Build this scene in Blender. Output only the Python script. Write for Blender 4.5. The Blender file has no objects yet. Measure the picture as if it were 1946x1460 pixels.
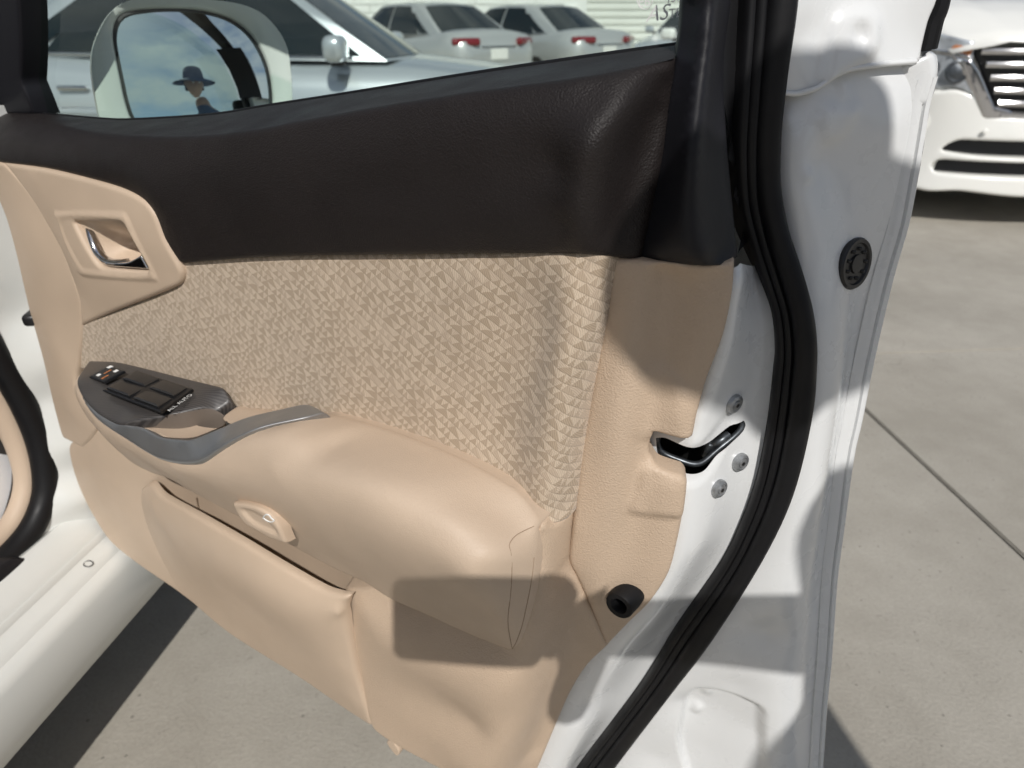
import bpy, bmesh, math, random
import numpy as np
from mathutils import Vector, Matrix, Euler
from mathutils.geometry import delaunay_2d_cdt
from mathutils.bvhtree import BVHTree

R = math.radians
scene = bpy.context.scene
COL = scene.collection
random.seed(7)

# ------------------------------------------------------------------ camera
cam_d = bpy.data.cameras.new("camera")
cam = bpy.data.objects.new("camera", cam_d)
COL.objects.link(cam)
cam.location = (0, 0, 1.10)
cam.rotation_euler = (R(90 - 27), 0, 0)
cam_d.sensor_width = 36
cam_d.lens = 36 * 1347 / 1946
cam_d.clip_start = 0.01
cam_d.clip_end = 400
cam_d.dof.use_dof = True
cam_d.dof.focus_distance = 0.62
cam_d.dof.aperture_fstop = 7.0
scene.camera = cam

# ------------------------------------------------------------------ sky and sun
SUN_EL, SUN_AZ_TRAVEL = R(42.9), R(-10.43)          # azimuth the rays travel towards, from +Y to +X
world = bpy.data.worlds.new("World")
scene.world = world
world.use_nodes = True
wn, wl = world.node_tree.nodes, world.node_tree.links
wn.clear()
out = wn.new("ShaderNodeOutputWorld")
bg = wn.new("ShaderNodeBackground")
sky = wn.new("ShaderNodeTexSky")
sky.sky_type = 'NISHITA'
sky.sun_disc = False
sky.sun_elevation = SUN_EL
sky.sun_rotation = SUN_AZ_TRAVEL + math.pi
sky.air_density = 1.0
sky.dust_density = 0.6
tc = wn.new("ShaderNodeTexCoord")
mp = wn.new("ShaderNodeMapping"); mp.inputs['Scale'].default_value = (1.0, 1.0, 2.2)
ns = wn.new("ShaderNodeTexNoise"); ns.inputs['Scale'].default_value = 2.6
ns.inputs['Detail'].default_value = 9; ns.inputs['Roughness'].default_value = 0.62
cr = wn.new("ShaderNodeValToRGB")
cr.color_ramp.elements[0].position = 0.44; cr.color_ramp.elements[1].position = 0.62
mx = wn.new("ShaderNodeMixRGB"); mx.inputs['Color2'].default_value = (8.6, 8.8, 9.2, 1)
wl.new(tc.outputs['Generated'], mp.inputs['Vector'])
wl.new(mp.outputs['Vector'], ns.inputs['Vector'])
wl.new(ns.outputs['Fac'], cr.inputs['Fac'])
wl.new(cr.outputs['Color'], mx.inputs['Fac'])
wl.new(sky.outputs['Color'], mx.inputs['Color1'])
wl.new(mx.outputs['Color'], bg.inputs['Color'])
bg.inputs['Strength'].default_value = 0.055
wl.new(bg.outputs[0], out.inputs[0])

sun_d = bpy.data.lights.new("sun", 'SUN')
sun = bpy.data.objects.new("sun", sun_d)
COL.objects.link(sun)
sun_d.energy = 3.5
sun_d.angle = R(0.6)
sun_d.color = (1.0, 0.965, 0.92)
ray_dir = Vector((math.cos(SUN_EL) * math.sin(SUN_AZ_TRAVEL), math.cos(SUN_EL) * math.cos(SUN_AZ_TRAVEL), -math.sin(SUN_EL)))
sun.rotation_euler = ray_dir.to_track_quat('-Z', 'Y').to_euler()
sun.location = (-ray_dir) * 30

vs = scene.view_settings
vs.view_transform = 'Standard'
vs.look = 'None'
vs.exposure = 0.06
vs.gamma = 1.0
scene.display_settings.display_device = 'sRGB'
cy = scene.cycles
cy.use_denoising = True
cy.max_bounces = 6
cy.diffuse_bounces = 3
cy.glossy_bounces = 4
cy.use_adaptive_sampling = True
cy.adaptive_threshold = 0.04
cy.transparent_max_bounces = 12
cy.sample_clamp_indirect = 6
cy.blur_glossy = 0.3

# ------------------------------------------------------------------ materials
MATS = {}
def nodes_of(name):
    m = bpy.data.materials.new(name)
    m.use_nodes = True
    nt = m.node_tree
    return m, nt.nodes, nt.links, nt.nodes["Principled BSDF"]

def mat(name, col, rough=0.5, metal=0.0, coat=0.0, spec=0.5, vary=0.0, vscale=8.0, grain=None, emit=None, aniso=0.0, sheen=0.0, trans=0.0, rvary=0.0):
    """plain procedural surface: base colour with slow variation, optional list of grains (kind, scale, strength, distance)"""
    m, n, l, b = nodes_of(name)
    b.inputs['Base Color'].default_value = (*col, 1)
    b.inputs['Roughness'].default_value = rough
    b.inputs['Metallic'].default_value = metal
    b.inputs['Coat Weight'].default_value = coat
    b.inputs['Coat Roughness'].default_value = 0.04
    b.inputs['Specular IOR Level'].default_value = spec
    b.inputs['Sheen Weight'].default_value = sheen
    b.inputs['Transmission Weight'].default_value = trans
    t = n.new("ShaderNodeTexCoord")
    if vary:
        ns = n.new("ShaderNodeTexNoise"); ns.inputs['Scale'].default_value = vscale; ns.inputs['Detail'].default_value = 6
        l.new(t.outputs['Object'], ns.inputs['Vector'])
        r = n.new("ShaderNodeMapRange"); r.inputs['From Min'].default_value = 0.3; r.inputs['From Max'].default_value = 0.7
        r.inputs['To Min'].default_value = 1 - vary; r.inputs['To Max'].default_value = 1 + vary
        l.new(ns.outputs['Fac'], r.inputs['Value'])
        mm = n.new("ShaderNodeVectorMath"); mm.operation = 'SCALE'; mm.inputs[0].default_value = col
        l.new(r.outputs[0], mm.inputs['Scale']); l.new(mm.outputs[0], b.inputs['Base Color'])
    if rvary:
        ns = n.new("ShaderNodeTexNoise"); ns.inputs['Scale'].default_value = 23; ns.inputs['Detail'].default_value = 8
        l.new(t.outputs['Object'], ns.inputs['Vector'])
        r = n.new("ShaderNodeMapRange"); r.inputs['From Min'].default_value = 0.35; r.inputs['From Max'].default_value = 0.65
        r.inputs['To Min'].default_value = max(0.0, rough - rvary); r.inputs['To Max'].default_value = rough + rvary
        l.new(ns.outputs['Fac'], r.inputs['Value']); l.new(r.outputs[0], b.inputs['Roughness'])
    prev = None
    for kind, sc, st, di in (grain or ()):
        if kind == 'leather':
            x = n.new("ShaderNodeTexVoronoi"); x.feature = 'F1'; x.inputs['Scale'].default_value = sc
            wv = n.new("ShaderNodeTexNoise"); wv.inputs['Scale'].default_value = sc * 0.35
            l.new(t.outputs['Object'], wv.inputs['Vector'])
            ad = n.new("ShaderNodeVectorMath"); ad.operation = 'MULTIPLY_ADD'
            ad.inputs[1].default_value = (1.6 / sc,) * 3
            l.new(wv.outputs['Color'], ad.inputs[0]); l.new(t.outputs['Object'], ad.inputs[2])
            l.new(ad.outputs[0], x.inputs['Vector']); o = x.outputs['Distance']
        else:
            x = n.new("ShaderNodeTexNoise"); x.inputs['Scale'].default_value = sc; x.inputs['Detail'].default_value = 4
            l.new(t.outputs['Object'], x.inputs['Vector']); o = x.outputs['Fac']
        bp = n.new("ShaderNodeBump"); bp.inputs['Strength'].default_value = st; bp.inputs['Distance'].default_value = di
        l.new(o, bp.inputs['Height'])
        if prev: l.new(prev.outputs[0], bp.inputs['Normal'])
        prev = bp
    if prev: l.new(prev.outputs[0], b.inputs['Normal'])
    if emit:
        b.inputs['Emission Color'].default_value = (*col, 1); b.inputs['Emission Strength'].default_value = emit
    MATS[name] = m
    return m

white = mat('white_paint', (0.69, 0.70, 0.70), 0.30, coat=0.6, vary=0.025, vscale=6, grain=[('noise', 420, 0.03, 0.001)], rvary=0.07)
pearl = mat('pearl_paint', (0.66, 0.67, 0.645), 0.25, coat=0.6, vary=0.02, vscale=4)
cream = mat('beige_plastic', (0.515, 0.395, 0.29), 0.52, spec=0.38, vary=0.05, vscale=9, grain=[('leather', 560, 0.5, 0.0009)], rvary=0.06)
leather = mat('beige_leather', (0.52, 0.407, 0.307), 0.56, spec=0.38, vary=0.06, vscale=7, grain=[('leather', 760, 0.3, 0.0006), ('noise', 30, 0.05, 0.01)], rvary=0.07)
smooth_b = mat('beige_smooth', (0.52, 0.405, 0.302), 0.52, spec=0.4, vary=0.04, vscale=11, grain=[('leather', 820, 0.2, 0.0005)], rvary=0.05)
dark = mat('dark_soft_plastic', (0.0145, 0.0115, 0.0112), 0.52, spec=0.30, vary=0.12, vscale=12, grain=[('leather', 640, 0.5, 0.0008)], rvary=0.06)
dark2 = mat('dark_garnish_plastic', (0.009, 0.009, 0.012), 0.5, spec=0.30, vary=0.08, vscale=14, grain=[('leather', 1100, 0.2, 0.0004)])
rubber = mat('black_rubber', (0.005, 0.005, 0.006), 0.55, spec=0.3, vary=0.15, vscale=20, grain=[('noise', 260, 0.06, 0.001)], rvary=0.1)
black = mat('black_plastic', (0.010, 0.010, 0.011), 0.38)
switchm = mat('switch_plastic', (0.016, 0.016, 0.017), 0.34)
taupe = mat('taupe_plastic', (0.13, 0.105, 0.085), 0.5, vary=0.06, vscale=14)
seamm = mat('seam_thread', (0.32, 0.235, 0.165), 0.8)
greyseam = mat('seam_sealer', (0.45, 0.46, 0.46), 0.6)
chrome = mat('chrome', (0.62, 0.62, 0.63), 0.09, metal=1.0)
satin = mat('satin_silver', (0.33, 0.335, 0.34), 0.40, metal=0.75, vary=0.05, vscale=30, rvary=0.05)
zinc = mat('zinc_bolt', (0.36, 0.37, 0.38), 0.38, metal=0.7, vary=0.2, vscale=200)
steel = mat('dark_steel', (0.10, 0.11, 0.12), 0.38, metal=0.8, vary=0.5, vscale=150)
grease = mat('latch_black', (0.008, 0.008, 0.008), 0.3, vary=0.5, vscale=180)
ink_w = mat('white_print', (0.75, 0.75, 0.73), 0.6)
amber = mat('amber_mark', (0.45, 0.16, 0.05), 0.5)
silver = mat('silver_paint', (0.56, 0.60, 0.63), 0.30, metal=0.55, coat=0.6, vary=0.02, vscale=3)
silver2 = mat('champagne_silver_paint', (0.58, 0.59, 0.58), 0.30, metal=0.5, coat=0.6, vary=0.02, vscale=3)
carwhite = mat('cream_white_paint', (0.80, 0.80, 0.76), 0.26, coat=0.6, vary=0.02, vscale=3)
carglass = mat('tinted_glass', (0.012, 0.018, 0.02), 0.05, spec=0.6)
redlens = mat('red_lens', (0.17, 0.008, 0.014), 0.14, coat=0.8)
clearlens = mat('clear_lens', (0.42, 0.45, 0.48), 0.10, metal=0.35, coat=0.8, vary=0.35, vscale=14)
tyre = mat('tyre_rubber', (0.018, 0.018, 0.018), 0.8)
alloy = mat('alloy_rim', (0.45, 0.46, 0.47), 0.3, metal=0.8)
wallm = mat('white_wall_cladding', (0.74, 0.75, 0.70), 0.6, vary=0.06, vscale=0.8)
blockm = mat('white_block_wall', (0.76, 0.77, 0.74), 0.8, vary=0.06, vscale=2, grain=[('noise', 30, 0.4, 0.02)])
paper = mat('white_paper', (0.82, 0.83, 0.85), 0.7)
carpet = mat('dark_carpet', (0.03, 0.024, 0.02), 0.95, grain=[('noise', 500, 0.6, 0.004)])
skin = mat('skin', (0.42, 0.235, 0.16), 0.5, vary=0.05, vscale=12)
navy = mat('navy_cloth', (0.012, 0.03, 0.10), 0.85, vary=0.15, vscale=9, grain=[('noise', 40, 0.4, 0.02)])
denim = mat('denim_cloth', (0.05, 0.07, 0.11), 0.9, vary=0.15, vscale=9)
hairm = mat('dark_hair', (0.012, 0.010, 0.009), 0.6)
barkm = mat('bark', (0.06, 0.045, 0.035), 0.9, vary=0.3, vscale=6)
seatm = mat('beige_seat_cloth', (0.45, 0.35, 0.25), 0.85, vary=0.06, vscale=20)

def glass_mat(name, tint, refl=1.0):
    m = bpy.data.materials.new(name); m.use_nodes = True
    n, l = m.node_tree.nodes, m.node_tree.links
    n.clear()
    o = n.new("ShaderNodeOutputMaterial"); mxs = n.new("ShaderNodeMixShader")
    tr = n.new("ShaderNodeBsdfTransparent"); tr.inputs[0].default_value = (*tint, 1)
    gl = n.new("ShaderNodeBsdfGlossy"); gl.inputs['Roughness'].default_value = 0.01
    lw = n.new("ShaderNodeLayerWeight"); lw.inputs['Blend'].default_value = 0.5
    pw = n.new("ShaderNodeMath"); pw.operation = 'POWER'; pw.inputs[1].default_value = 5.0; l.new(lw.outputs['Facing'], pw.inputs[0])
    fr = n.new("ShaderNodeMath"); fr.operation = 'MULTIPLY_ADD'; fr.inputs[1].default_value = 0.9; fr.inputs[2].default_value = 0.05; l.new(pw.outputs[0], fr.inputs[0])
    l.new(fr.outputs[0], mxs.inputs[0]); l.new(tr.outputs[0], mxs.inputs[1]); l.new(gl.outputs[0], mxs.inputs[2])
    l.new(mxs.outputs[0], o.inputs[0])
    return m
glass = glass_mat('green_tinted_glass', (0.80, 0.90, 0.85))
mirror_m = mat('mirror_silver', (0.80, 0.86, 0.88), 0.015, metal=1.0)

def mth(n, l, op, a, b=None, c=None, clamp=False):
    x = n.new("ShaderNodeMath"); x.operation = op; x.use_clamp = clamp
    for i, v in enumerate((a, b, c)):
        if v is None: continue
        if isinstance(v, (int, float)): x.inputs[i].default_value = v
        else: l.new(v, x.inputs[i])
    return x.outputs[0]

def fabric_mat():
    m, n, l, b = nodes_of('woven_triangle_fabric')
    t = n.new("ShaderNodeTexCoord")
    # slow wander so that the rows are not ruled lines
    ns = n.new("ShaderNodeTexNoise"); ns.inputs['Scale'].default_value = 16; ns.inputs['Detail'].default_value = 3
    l.new(t.outputs['Object'], ns.inputs['Vector'])
    ad = n.new("ShaderNodeVectorMath"); ad.operation = 'MULTIPLY_ADD'; ad.inputs[1].default_value = (0.011, 0.011, 0.011)
    l.new(ns.outputs['Color'], ad.inputs[0]); l.new(t.outputs['Object'], ad.inputs[2])
    sp = n.new("ShaderNodeSeparateXYZ"); l.new(ad.outputs[0], sp.inputs[0])
    X, Yc, Z = sp.outputs
    Xs = mth(n, l, 'ADD', X, mth(n, l, 'MULTIPLY', Yc, 0.5))
    ca, sa = math.cos(R(-33)), math.sin(R(-33))
    s = mth(n, l, 'ADD', mth(n, l, 'MULTIPLY', Xs, ca), mth(n, l, 'MULTIPLY', Z, sa))
    v = mth(n, l, 'SUBTRACT', mth(n, l, 'MULTIPLY', Z, ca), mth(n, l, 'MULTIPLY', Xs, sa))
    RH, CW = 0.0080, 0.0096
    vr = mth(n, l, 'DIVIDE', v, RH)
    row = mth(n, l, 'FLOOR', vr); g = mth(n, l, 'FRACT', vr)
    wr = n.new("ShaderNodeTexWhiteNoise"); wr.noise_dimensions = '1D'; l.new(row, wr.inputs['W'])
    tt = mth(n, l, 'ADD', mth(n, l, 'DIVIDE', s, CW), mth(n, l, 'MULTIPLY', wr.outputs['Value'], 7.0))
    # cells of uneven width
    tt = mth(n, l, 'ADD', tt, mth(n, l, 'MULTIPLY', mth(n, l, 'SINE', mth(n, l, 'MULTIPLY', tt, 2.1)), 0.28))
    c = mth(n, l, 'FLOOR', tt); f = mth(n, l, 'FRACT', tt)
    wp = n.new("ShaderNodeTexWhiteNoise"); wp.noise_dimensions = '2D'
    cv = n.new("ShaderNodeCombineXYZ"); l.new(c, cv.inputs[0]); l.new(row, cv.inputs[1]); l.new(cv.outputs[0], wp.inputs['Vector'])
    apex = mth(n, l, 'ADD', 0.25, mth(n, l, 'MULTIPLY', wp.outputs['Value'], 0.5))
    left = mth(n, l, 'LESS_THAN', f, apex)
    up = mth(n, l, 'DIVIDE', f, apex)
    dn = mth(n, l, 'DIVIDE', mth(n, l, 'SUBTRACT', 1.0, f), mth(n, l, 'SUBTRACT', 1.0, apex))
    peak = mth(n, l, 'MINIMUM', up, dn)
    inside = mth(n, l, 'LESS_THAN', g, peak)
    side = mth(n, l, 'MULTIPLY', mth(n, l, 'SUBTRACT', 1.0, inside), mth(n, l, 'SUBTRACT', 0.35, mth(n, l, 'MULTIPLY', left, 0.7)))
    idv = n.new("ShaderNodeCombineXYZ"); l.new(mth(n, l, 'ADD', c, side), idv.inputs[0]); l.new(row, idv.inputs[1])
    wt = n.new("ShaderNodeTexWhiteNoise"); wt.noise_dimensions = '2D'; l.new(idv.outputs[0], wt.inputs['Vector'])
    # a triangle is light or dark thread; facing triangles mostly differ
    pick = mth(n, l, 'ADD', mth(n, l, 'MULTIPLY', wt.outputs['Value'], 0.42), mth(n, l, 'MULTIPLY', inside, 0.46))
    rp = n.new("ShaderNodeValToRGB"); l.new(pick, rp.inputs[0])
    e = rp.color_ramp.elements
    e[0].position = 0.22; e[0].color = (0.53, 0.43, 0.325, 1)
    e[1].position = 0.66; e[1].color = (0.385, 0.30, 0.215, 1)
    x = rp.color_ramp.elements.new(0.45); x.color = (0.46, 0.365, 0.275, 1)
    # thread lines
    w1 = n.new("ShaderNodeTexWave"); w1.inputs['Scale'].default_value = 330; w1.inputs['Distortion'].default_value = 1.5
    w1.bands_direction = 'DIAGONAL'
    sw = n.new("ShaderNodeCombineXYZ")
    l.new(mth(n, l, 'MULTIPLY', s, mth(n, l, 'SUBTRACT', 1.2, wt.outputs['Value'])), sw.inputs[0]); l.new(mth(n, l, 'MULTIPLY', v, mth(n, l, 'ADD', wt.outputs['Value'], 0.2)), sw.inputs[1])
    l.new(sw.outputs[0], w1.inputs['Vector'])
    thr = mth(n, l, 'ADD', 0.86, mth(n, l, 'MULTIPLY', w1.outputs['Fac'], 0.24))
    # row edge: a fine recessed line
    edge = mth(n, l, 'MINIMUM', g, mth(n, l, 'SUBTRACT', 1.0, g))
    line = mth(n, l, 'MINIMUM', mth(n, l, 'MULTIPLY', edge, 9.0), 1.0)
    lin2 = mth(n, l, 'ADD', 0.82, mth(n, l, 'MULTIPLY', line, 0.18))
    vm = n.new("ShaderNodeVectorMath"); vm.operation = 'SCALE'
    l.new(rp.outputs[0], vm.inputs[0]); l.new(mth(n, l, 'MULTIPLY', thr, lin2), vm.inputs['Scale'])
    l.new(vm.outputs[0], b.inputs['Base Color'])
    hgt = mth(n, l, 'ADD', mth(n, l, 'MULTIPLY', line, 0.5), mth(n, l, 'ADD', mth(n, l, 'MULTIPLY', wt.outputs['Value'], 0.35), mth(n, l, 'MULTIPLY', w1.outputs['Fac'], 0.3)))
    bp = n.new("ShaderNodeBump"); bp.inputs['Strength'].default_value = 0.35; bp.inputs['Distance'].default_value = 0.0008
    l.new(hgt, bp.inputs['Height']); l.new(bp.outputs[0], b.inputs['Normal'])
    b.inputs['Roughness'].default_value = 0.75
    b.inputs['Sheen Weight'].default_value = 0.25
    b.inputs['Specular IOR Level'].default_value = 0.25
    return m
fabric = fabric_mat()

def stripe_mat():
    m, n, l, b = nodes_of('fine_striped_dark_trim')
    t = n.new("ShaderNodeTexCoord")
    mp = n.new("ShaderNodeMapping"); mp.inputs['Rotation'].default_value = (0, 0, R(-24))
    l.new(t.outputs['Object'], mp.inputs['Vector'])
    w = n.new("ShaderNodeTexWave"); w.bands_direction = 'Y'; w.inputs['Scale'].default_value = 110; w.inputs['Distortion'].default_value = 0.6
    w.inputs['Detail'].default_value = 1
    l.new(mp.outputs[0], w.inputs['Vector'])
    rp = n.new("ShaderNodeValToRGB"); l.new(w.outputs['Fac'], rp.inputs[0])
    rp.color_ramp.elements[0].position = 0.25; rp.color_ramp.elements[0].color = (0.036, 0.033, 0.032, 1)
    rp.color_ramp.elements[1].position = 0.75; rp.color_ramp.elements[1].color = (0.066, 0.060, 0.057, 1)
    l.new(rp.outputs[0], b.inputs['Base Color'])
    b.inputs['Roughness'].default_value = 0.42; b.inputs['Coat Weight'].default_value = 0.12
    return m
striped = stripe_mat()

def concrete_mat():
    m, n, l, b = nodes_of('worn_concrete')
    t = n.new("ShaderNodeTexCoord"); g = n.new("ShaderNodeNewGeometry")
    P = g.outputs['Position']
    def noise(sc, det=6, ro=0.55):
        x = n.new("ShaderNodeTexNoise"); x.inputs['Scale'].default_value = sc; x.inputs['Detail'].default_value = det; x.inputs['Roughness'].default_value = ro
        l.new(P, x.inputs['Vector']); return x.outputs['Fac']
    big, mid, fine = noise(1.7, 5), noise(9, 6, 0.6), noise(140, 4)
    rp = n.new("ShaderNodeValToRGB"); l.new(mth(n, l, 'ADD', mth(n, l, 'MULTIPLY', big, 0.6), mth(n, l, 'MULTIPLY', mid, 0.4)), rp.inputs[0])
    e = rp.color_ramp.elements
    e[0].position = 0.35; e[0].color = (0.315, 0.29, 0.245, 1)
    e[1].position = 0.65; e[1].color = (0.405, 0.377, 0.325, 1)
    # hairline cracks
    vo = n.new("ShaderNodeTexVoronoi"); vo.feature = 'DISTANCE_TO_EDGE'; vo.inputs['Scale'].default_value = 1.35
    wob = n.new("ShaderNodeTexNoise"); wob.inputs['Scale'].default_value = 5; wob.inputs['Detail'].default_value = 7
    l.new(P, wob.inputs['Vector'])
    ad = n.new("ShaderNodeVectorMath"); ad.operation = 'MULTIPLY_ADD'; ad.inputs[1].default_value = (0.32, 0.32, 0.32)
    l.new(wob.outputs['Color'], ad.inputs[0]); l.new(P, ad.inputs[2]); l.new(ad.outputs[0], vo.inputs['Vector'])
    crack = mth(n, l, 'MULTIPLY', mth(n, l, 'SUBTRACT', 1.0, mth(n, l, 'MULTIPLY', vo.outputs['Distance'], 230.0), clamp=True), mth(n, l, 'GREATER_THAN', noise(0.9, 3), 0.57))
    # dark specks and grit
    v2 = n.new("ShaderNodeTexVoronoi"); v2.inputs['Scale'].default_value = 34; l.new(P, v2.inputs['Vector'])
    speck = mth(n, l, 'MULTIPLY', mth(n, l, 'LESS_THAN', v2.outputs['Distance'], 0.11), mth(n, l, 'GREATER_THAN', mid, 0.56))
    stain = mth(n, l, 'MULTIPLY', mth(n, l, 'SUBTRACT', noise(0.75, 4, 0.5), 0.5, clamp=True), mth(n, l, 'MULTIPLY', noise(3.3, 6, 0.7), 1.6))
    pit = mth(n, l, 'LESS_THAN', noise(75, 2, 0.4), 0.30)
    k = mth(n, l, 'SUBTRACT', 1.0, mth(n, l, 'ADD', mth(n, l, 'ADD', mth(n, l, 'MULTIPLY', stain, 0.8), mth(n, l, 'ADD', mth(n, l, 'MULTIPLY', pit, 0.12), mth(n, l, 'MULTIPLY', crack, 0.16))), mth(n, l, 'MULTIPLY', speck, 0.35)))
    k = mth(n, l, 'MULTIPLY', k, mth(n, l, 'ADD', 0.86, mth(n, l, 'MULTIPLY', fine, 0.28)))
    vm = n.new("ShaderNodeVectorMath"); vm.operation = 'SCALE'; l.new(rp.outputs[0], vm.inputs[0]); l.new(k, vm.inputs['Scale'])
    l.new(vm.outputs[0], b.inputs['Base Color'])
    bp = n.new("ShaderNodeBump"); bp.inputs['Strength'].default_value = 0.35; bp.inputs['Distance'].default_value = 0.004
    l.new(mth(n, l, 'SUBTRACT', fine, crack), bp.inputs['Height']); l.new(bp.outputs[0], b.inputs['Normal'])
    b.inputs['Roughness'].default_value = 0.85
    return m
concrete = concrete_mat()
jointm = mat('joint_dirt', (0.055, 0.05, 0.045), 0.95, vary=0.3, vscale=20)

# ------------------------------------------------------------------ builders
def put(name, verts, faces, m, parent=None, angle=35, smooth=True):
    me = bpy.data.meshes.new(name)
    me.from_pydata([tuple(map(float, v)) for v in verts], [], [tuple(int(i) for i in f) for f in faces])
    me.validate(); me.update()
    if m: me.materials.append(m)
    if smooth and len(me.polygons):
        me.polygons.foreach_set('use_smooth', [True] * len(me.polygons))
        me.set_sharp_from_angle(angle=R(angle))
    o = bpy.data.objects.new(name, me)
    COL.objects.link(o)
    if parent: o.parent = parent
    return o

def thing(name, label, cat, loc=(0, 0, 0), rz=0, group=None):
    o = bpy.data.objects.new(name, None); COL.objects.link(o)
    o.empty_display_size = 0.1
    o.location = loc; o.rotation_euler = (0, 0, rz)
    o['label'] = label; o['category'] = cat
    if group: o['group'] = group
    return o

def resample(pts, step, closed=True):
    """pts: list of (a, b, corner)"""
    n = len(pts); res = []
    rng = range(n if closed else n - 1)
    for i in rng:
        p1, p2 = pts[i], pts[(i + 1) % n]
        a1, a2 = np.array(p1[:2]), np.array(p2[:2])
        c1 = p1[2] or (not closed and i == 0); c2 = p2[2] or (not closed and i == n - 2)
        a0 = a1 - (a2 - a1) if c1 else np.array(pts[i - 1][:2])
        a3 = a2 + (a2 - a1) if c2 else np.array(pts[(i + 2) % n][:2])
        L = np.linalg.norm(a2 - a1)
        k = max(1, int(math.ceil(L / step)))
        m1, m2 = (a2 - a0) / 2, (a3 - a1) / 2
        for mm in (m1, m2):
            q = np.linalg.norm(mm)
            if q > L: mm *= L / q
        for j in range(k):
            t = j / k
            h = (2*t**3 - 3*t*t + 1) * a1 + (t**3 - 2*t*t + t) * m1 + (-2*t**3 + 3*t*t) * a2 + (t**3 - t*t) * m2
            res.append(h)
    if not closed: res.append(np.array(pts[-1][:2]))
    return np.array(res)

def seg_dist(P, loop):
    A = loop; B = np.roll(loop, -1, 0); best = np.full(len(P), 1e9)
    for a, b in zip(A, B):
        d = b - a; L = d @ d
        if L < 1e-14: continue
        t = np.clip(((P - a) @ d) / L, 0, 1)
        q = P - a - t[:, None] * d
        best = np.minimum(best, (q * q).sum(1))
    return np.sqrt(best)

def inside(P, loop):
    x, y = P[:, 0], P[:, 1]; c = np.zeros(len(P), bool)
    A = loop; B = np.roll(loop, -1, 0)
    for (x1, y1), (x2, y2) in zip(A, B):
        if y1 == y2: continue
        k = ((y1 > y) != (y2 > y)) & (x < (x2 - x1) * (y - y1) / (y2 - y1) + x1)
        c ^= k
    return c

def area2(L):
    return 0.5 * np.sum(L[:, 0] * np.roll(L[:, 1], -1) - np.roll(L[:, 0], -1) * L[:, 1])

def dense(pts, closed, step):
    o = []
    n = len(pts)
    if n == 1: return [tuple(pts[0][:3])]
    for i in range(n if closed else n - 1):
        a = np.array(pts[i][:3]); b_ = np.array(pts[(i + 1) % n][:3])
        c1 = len(pts[i]) > 3 or (not closed and i == 0); c2 = len(pts[(i+1) % n]) > 3 or (not closed and i == n - 2)
        p0 = 2*a - b_ if c1 else np.array(pts[i - 1][:3]); p3 = 2*b_ - a if c2 else np.array(pts[(i + 2) % n][:3])
        k = max(1, int(round(np.linalg.norm(b_ - a) / step)))
        for j in range(k):
            t = j / k
            o.append(tuple(0.5 * ((2*a) + (-p0+b_)*t + (2*p0-5*a+4*b_-p3)*t*t + (-p0+3*a-3*b_+p3)*t**3)))
    if not closed: o.append(tuple(pts[-1][:3]))
    return o

def tps(ctrl, lam=2e-5):
    C = np.array(ctrl); n = len(C)
    S = max(np.ptp(C[:, 0]), np.ptp(C[:, 1]), 1e-6)
    Q = (C[:, :2] - C[:, :2].mean(0)) / S; mu = C[:, :2].mean(0)
    d2 = ((Q[:, None] - Q[None]) ** 2).sum(-1)
    K = np.where(d2 > 0, 0.5 * d2 * np.log(d2 + 1e-20), 0) + np.eye(n) * lam
    Pm = np.c_[np.ones(n), Q]
    M = np.block([[K, Pm], [Pm.T, np.zeros((3, 3))]])
    w = np.linalg.lstsq(M, np.r_[C[:, 2], 0, 0, 0], rcond=None)[0]
    def f(P):
        q = (P - mu) / S; o = np.empty(len(P))
        for i in range(0, len(P), 4000):
            d = ((q[i:i+4000, None] - Q[None]) ** 2).sum(-1)
            k = np.where(d > 0, 0.5 * d * np.log(d + 1e-20), 0)
            o[i:i+4000] = k @ w[:n] + w[n] + q[i:i+4000] @ w[n+1:]
        return o
    return f

def tilted(pts, tau):
    tau, yaw = tau
    c, s = math.cos(tau), math.sin(tau); cy_, sy_ = math.cos(yaw), math.sin(yaw); r = []
    for p in pts:
        x, y, z = p[:3]
        x, y = x * cy_ + y * sy_, -x * sy_ + y * cy_
        r.append((x, y * c - z * s, y * s + z * c) + tuple(p[3:]))
    return r

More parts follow.
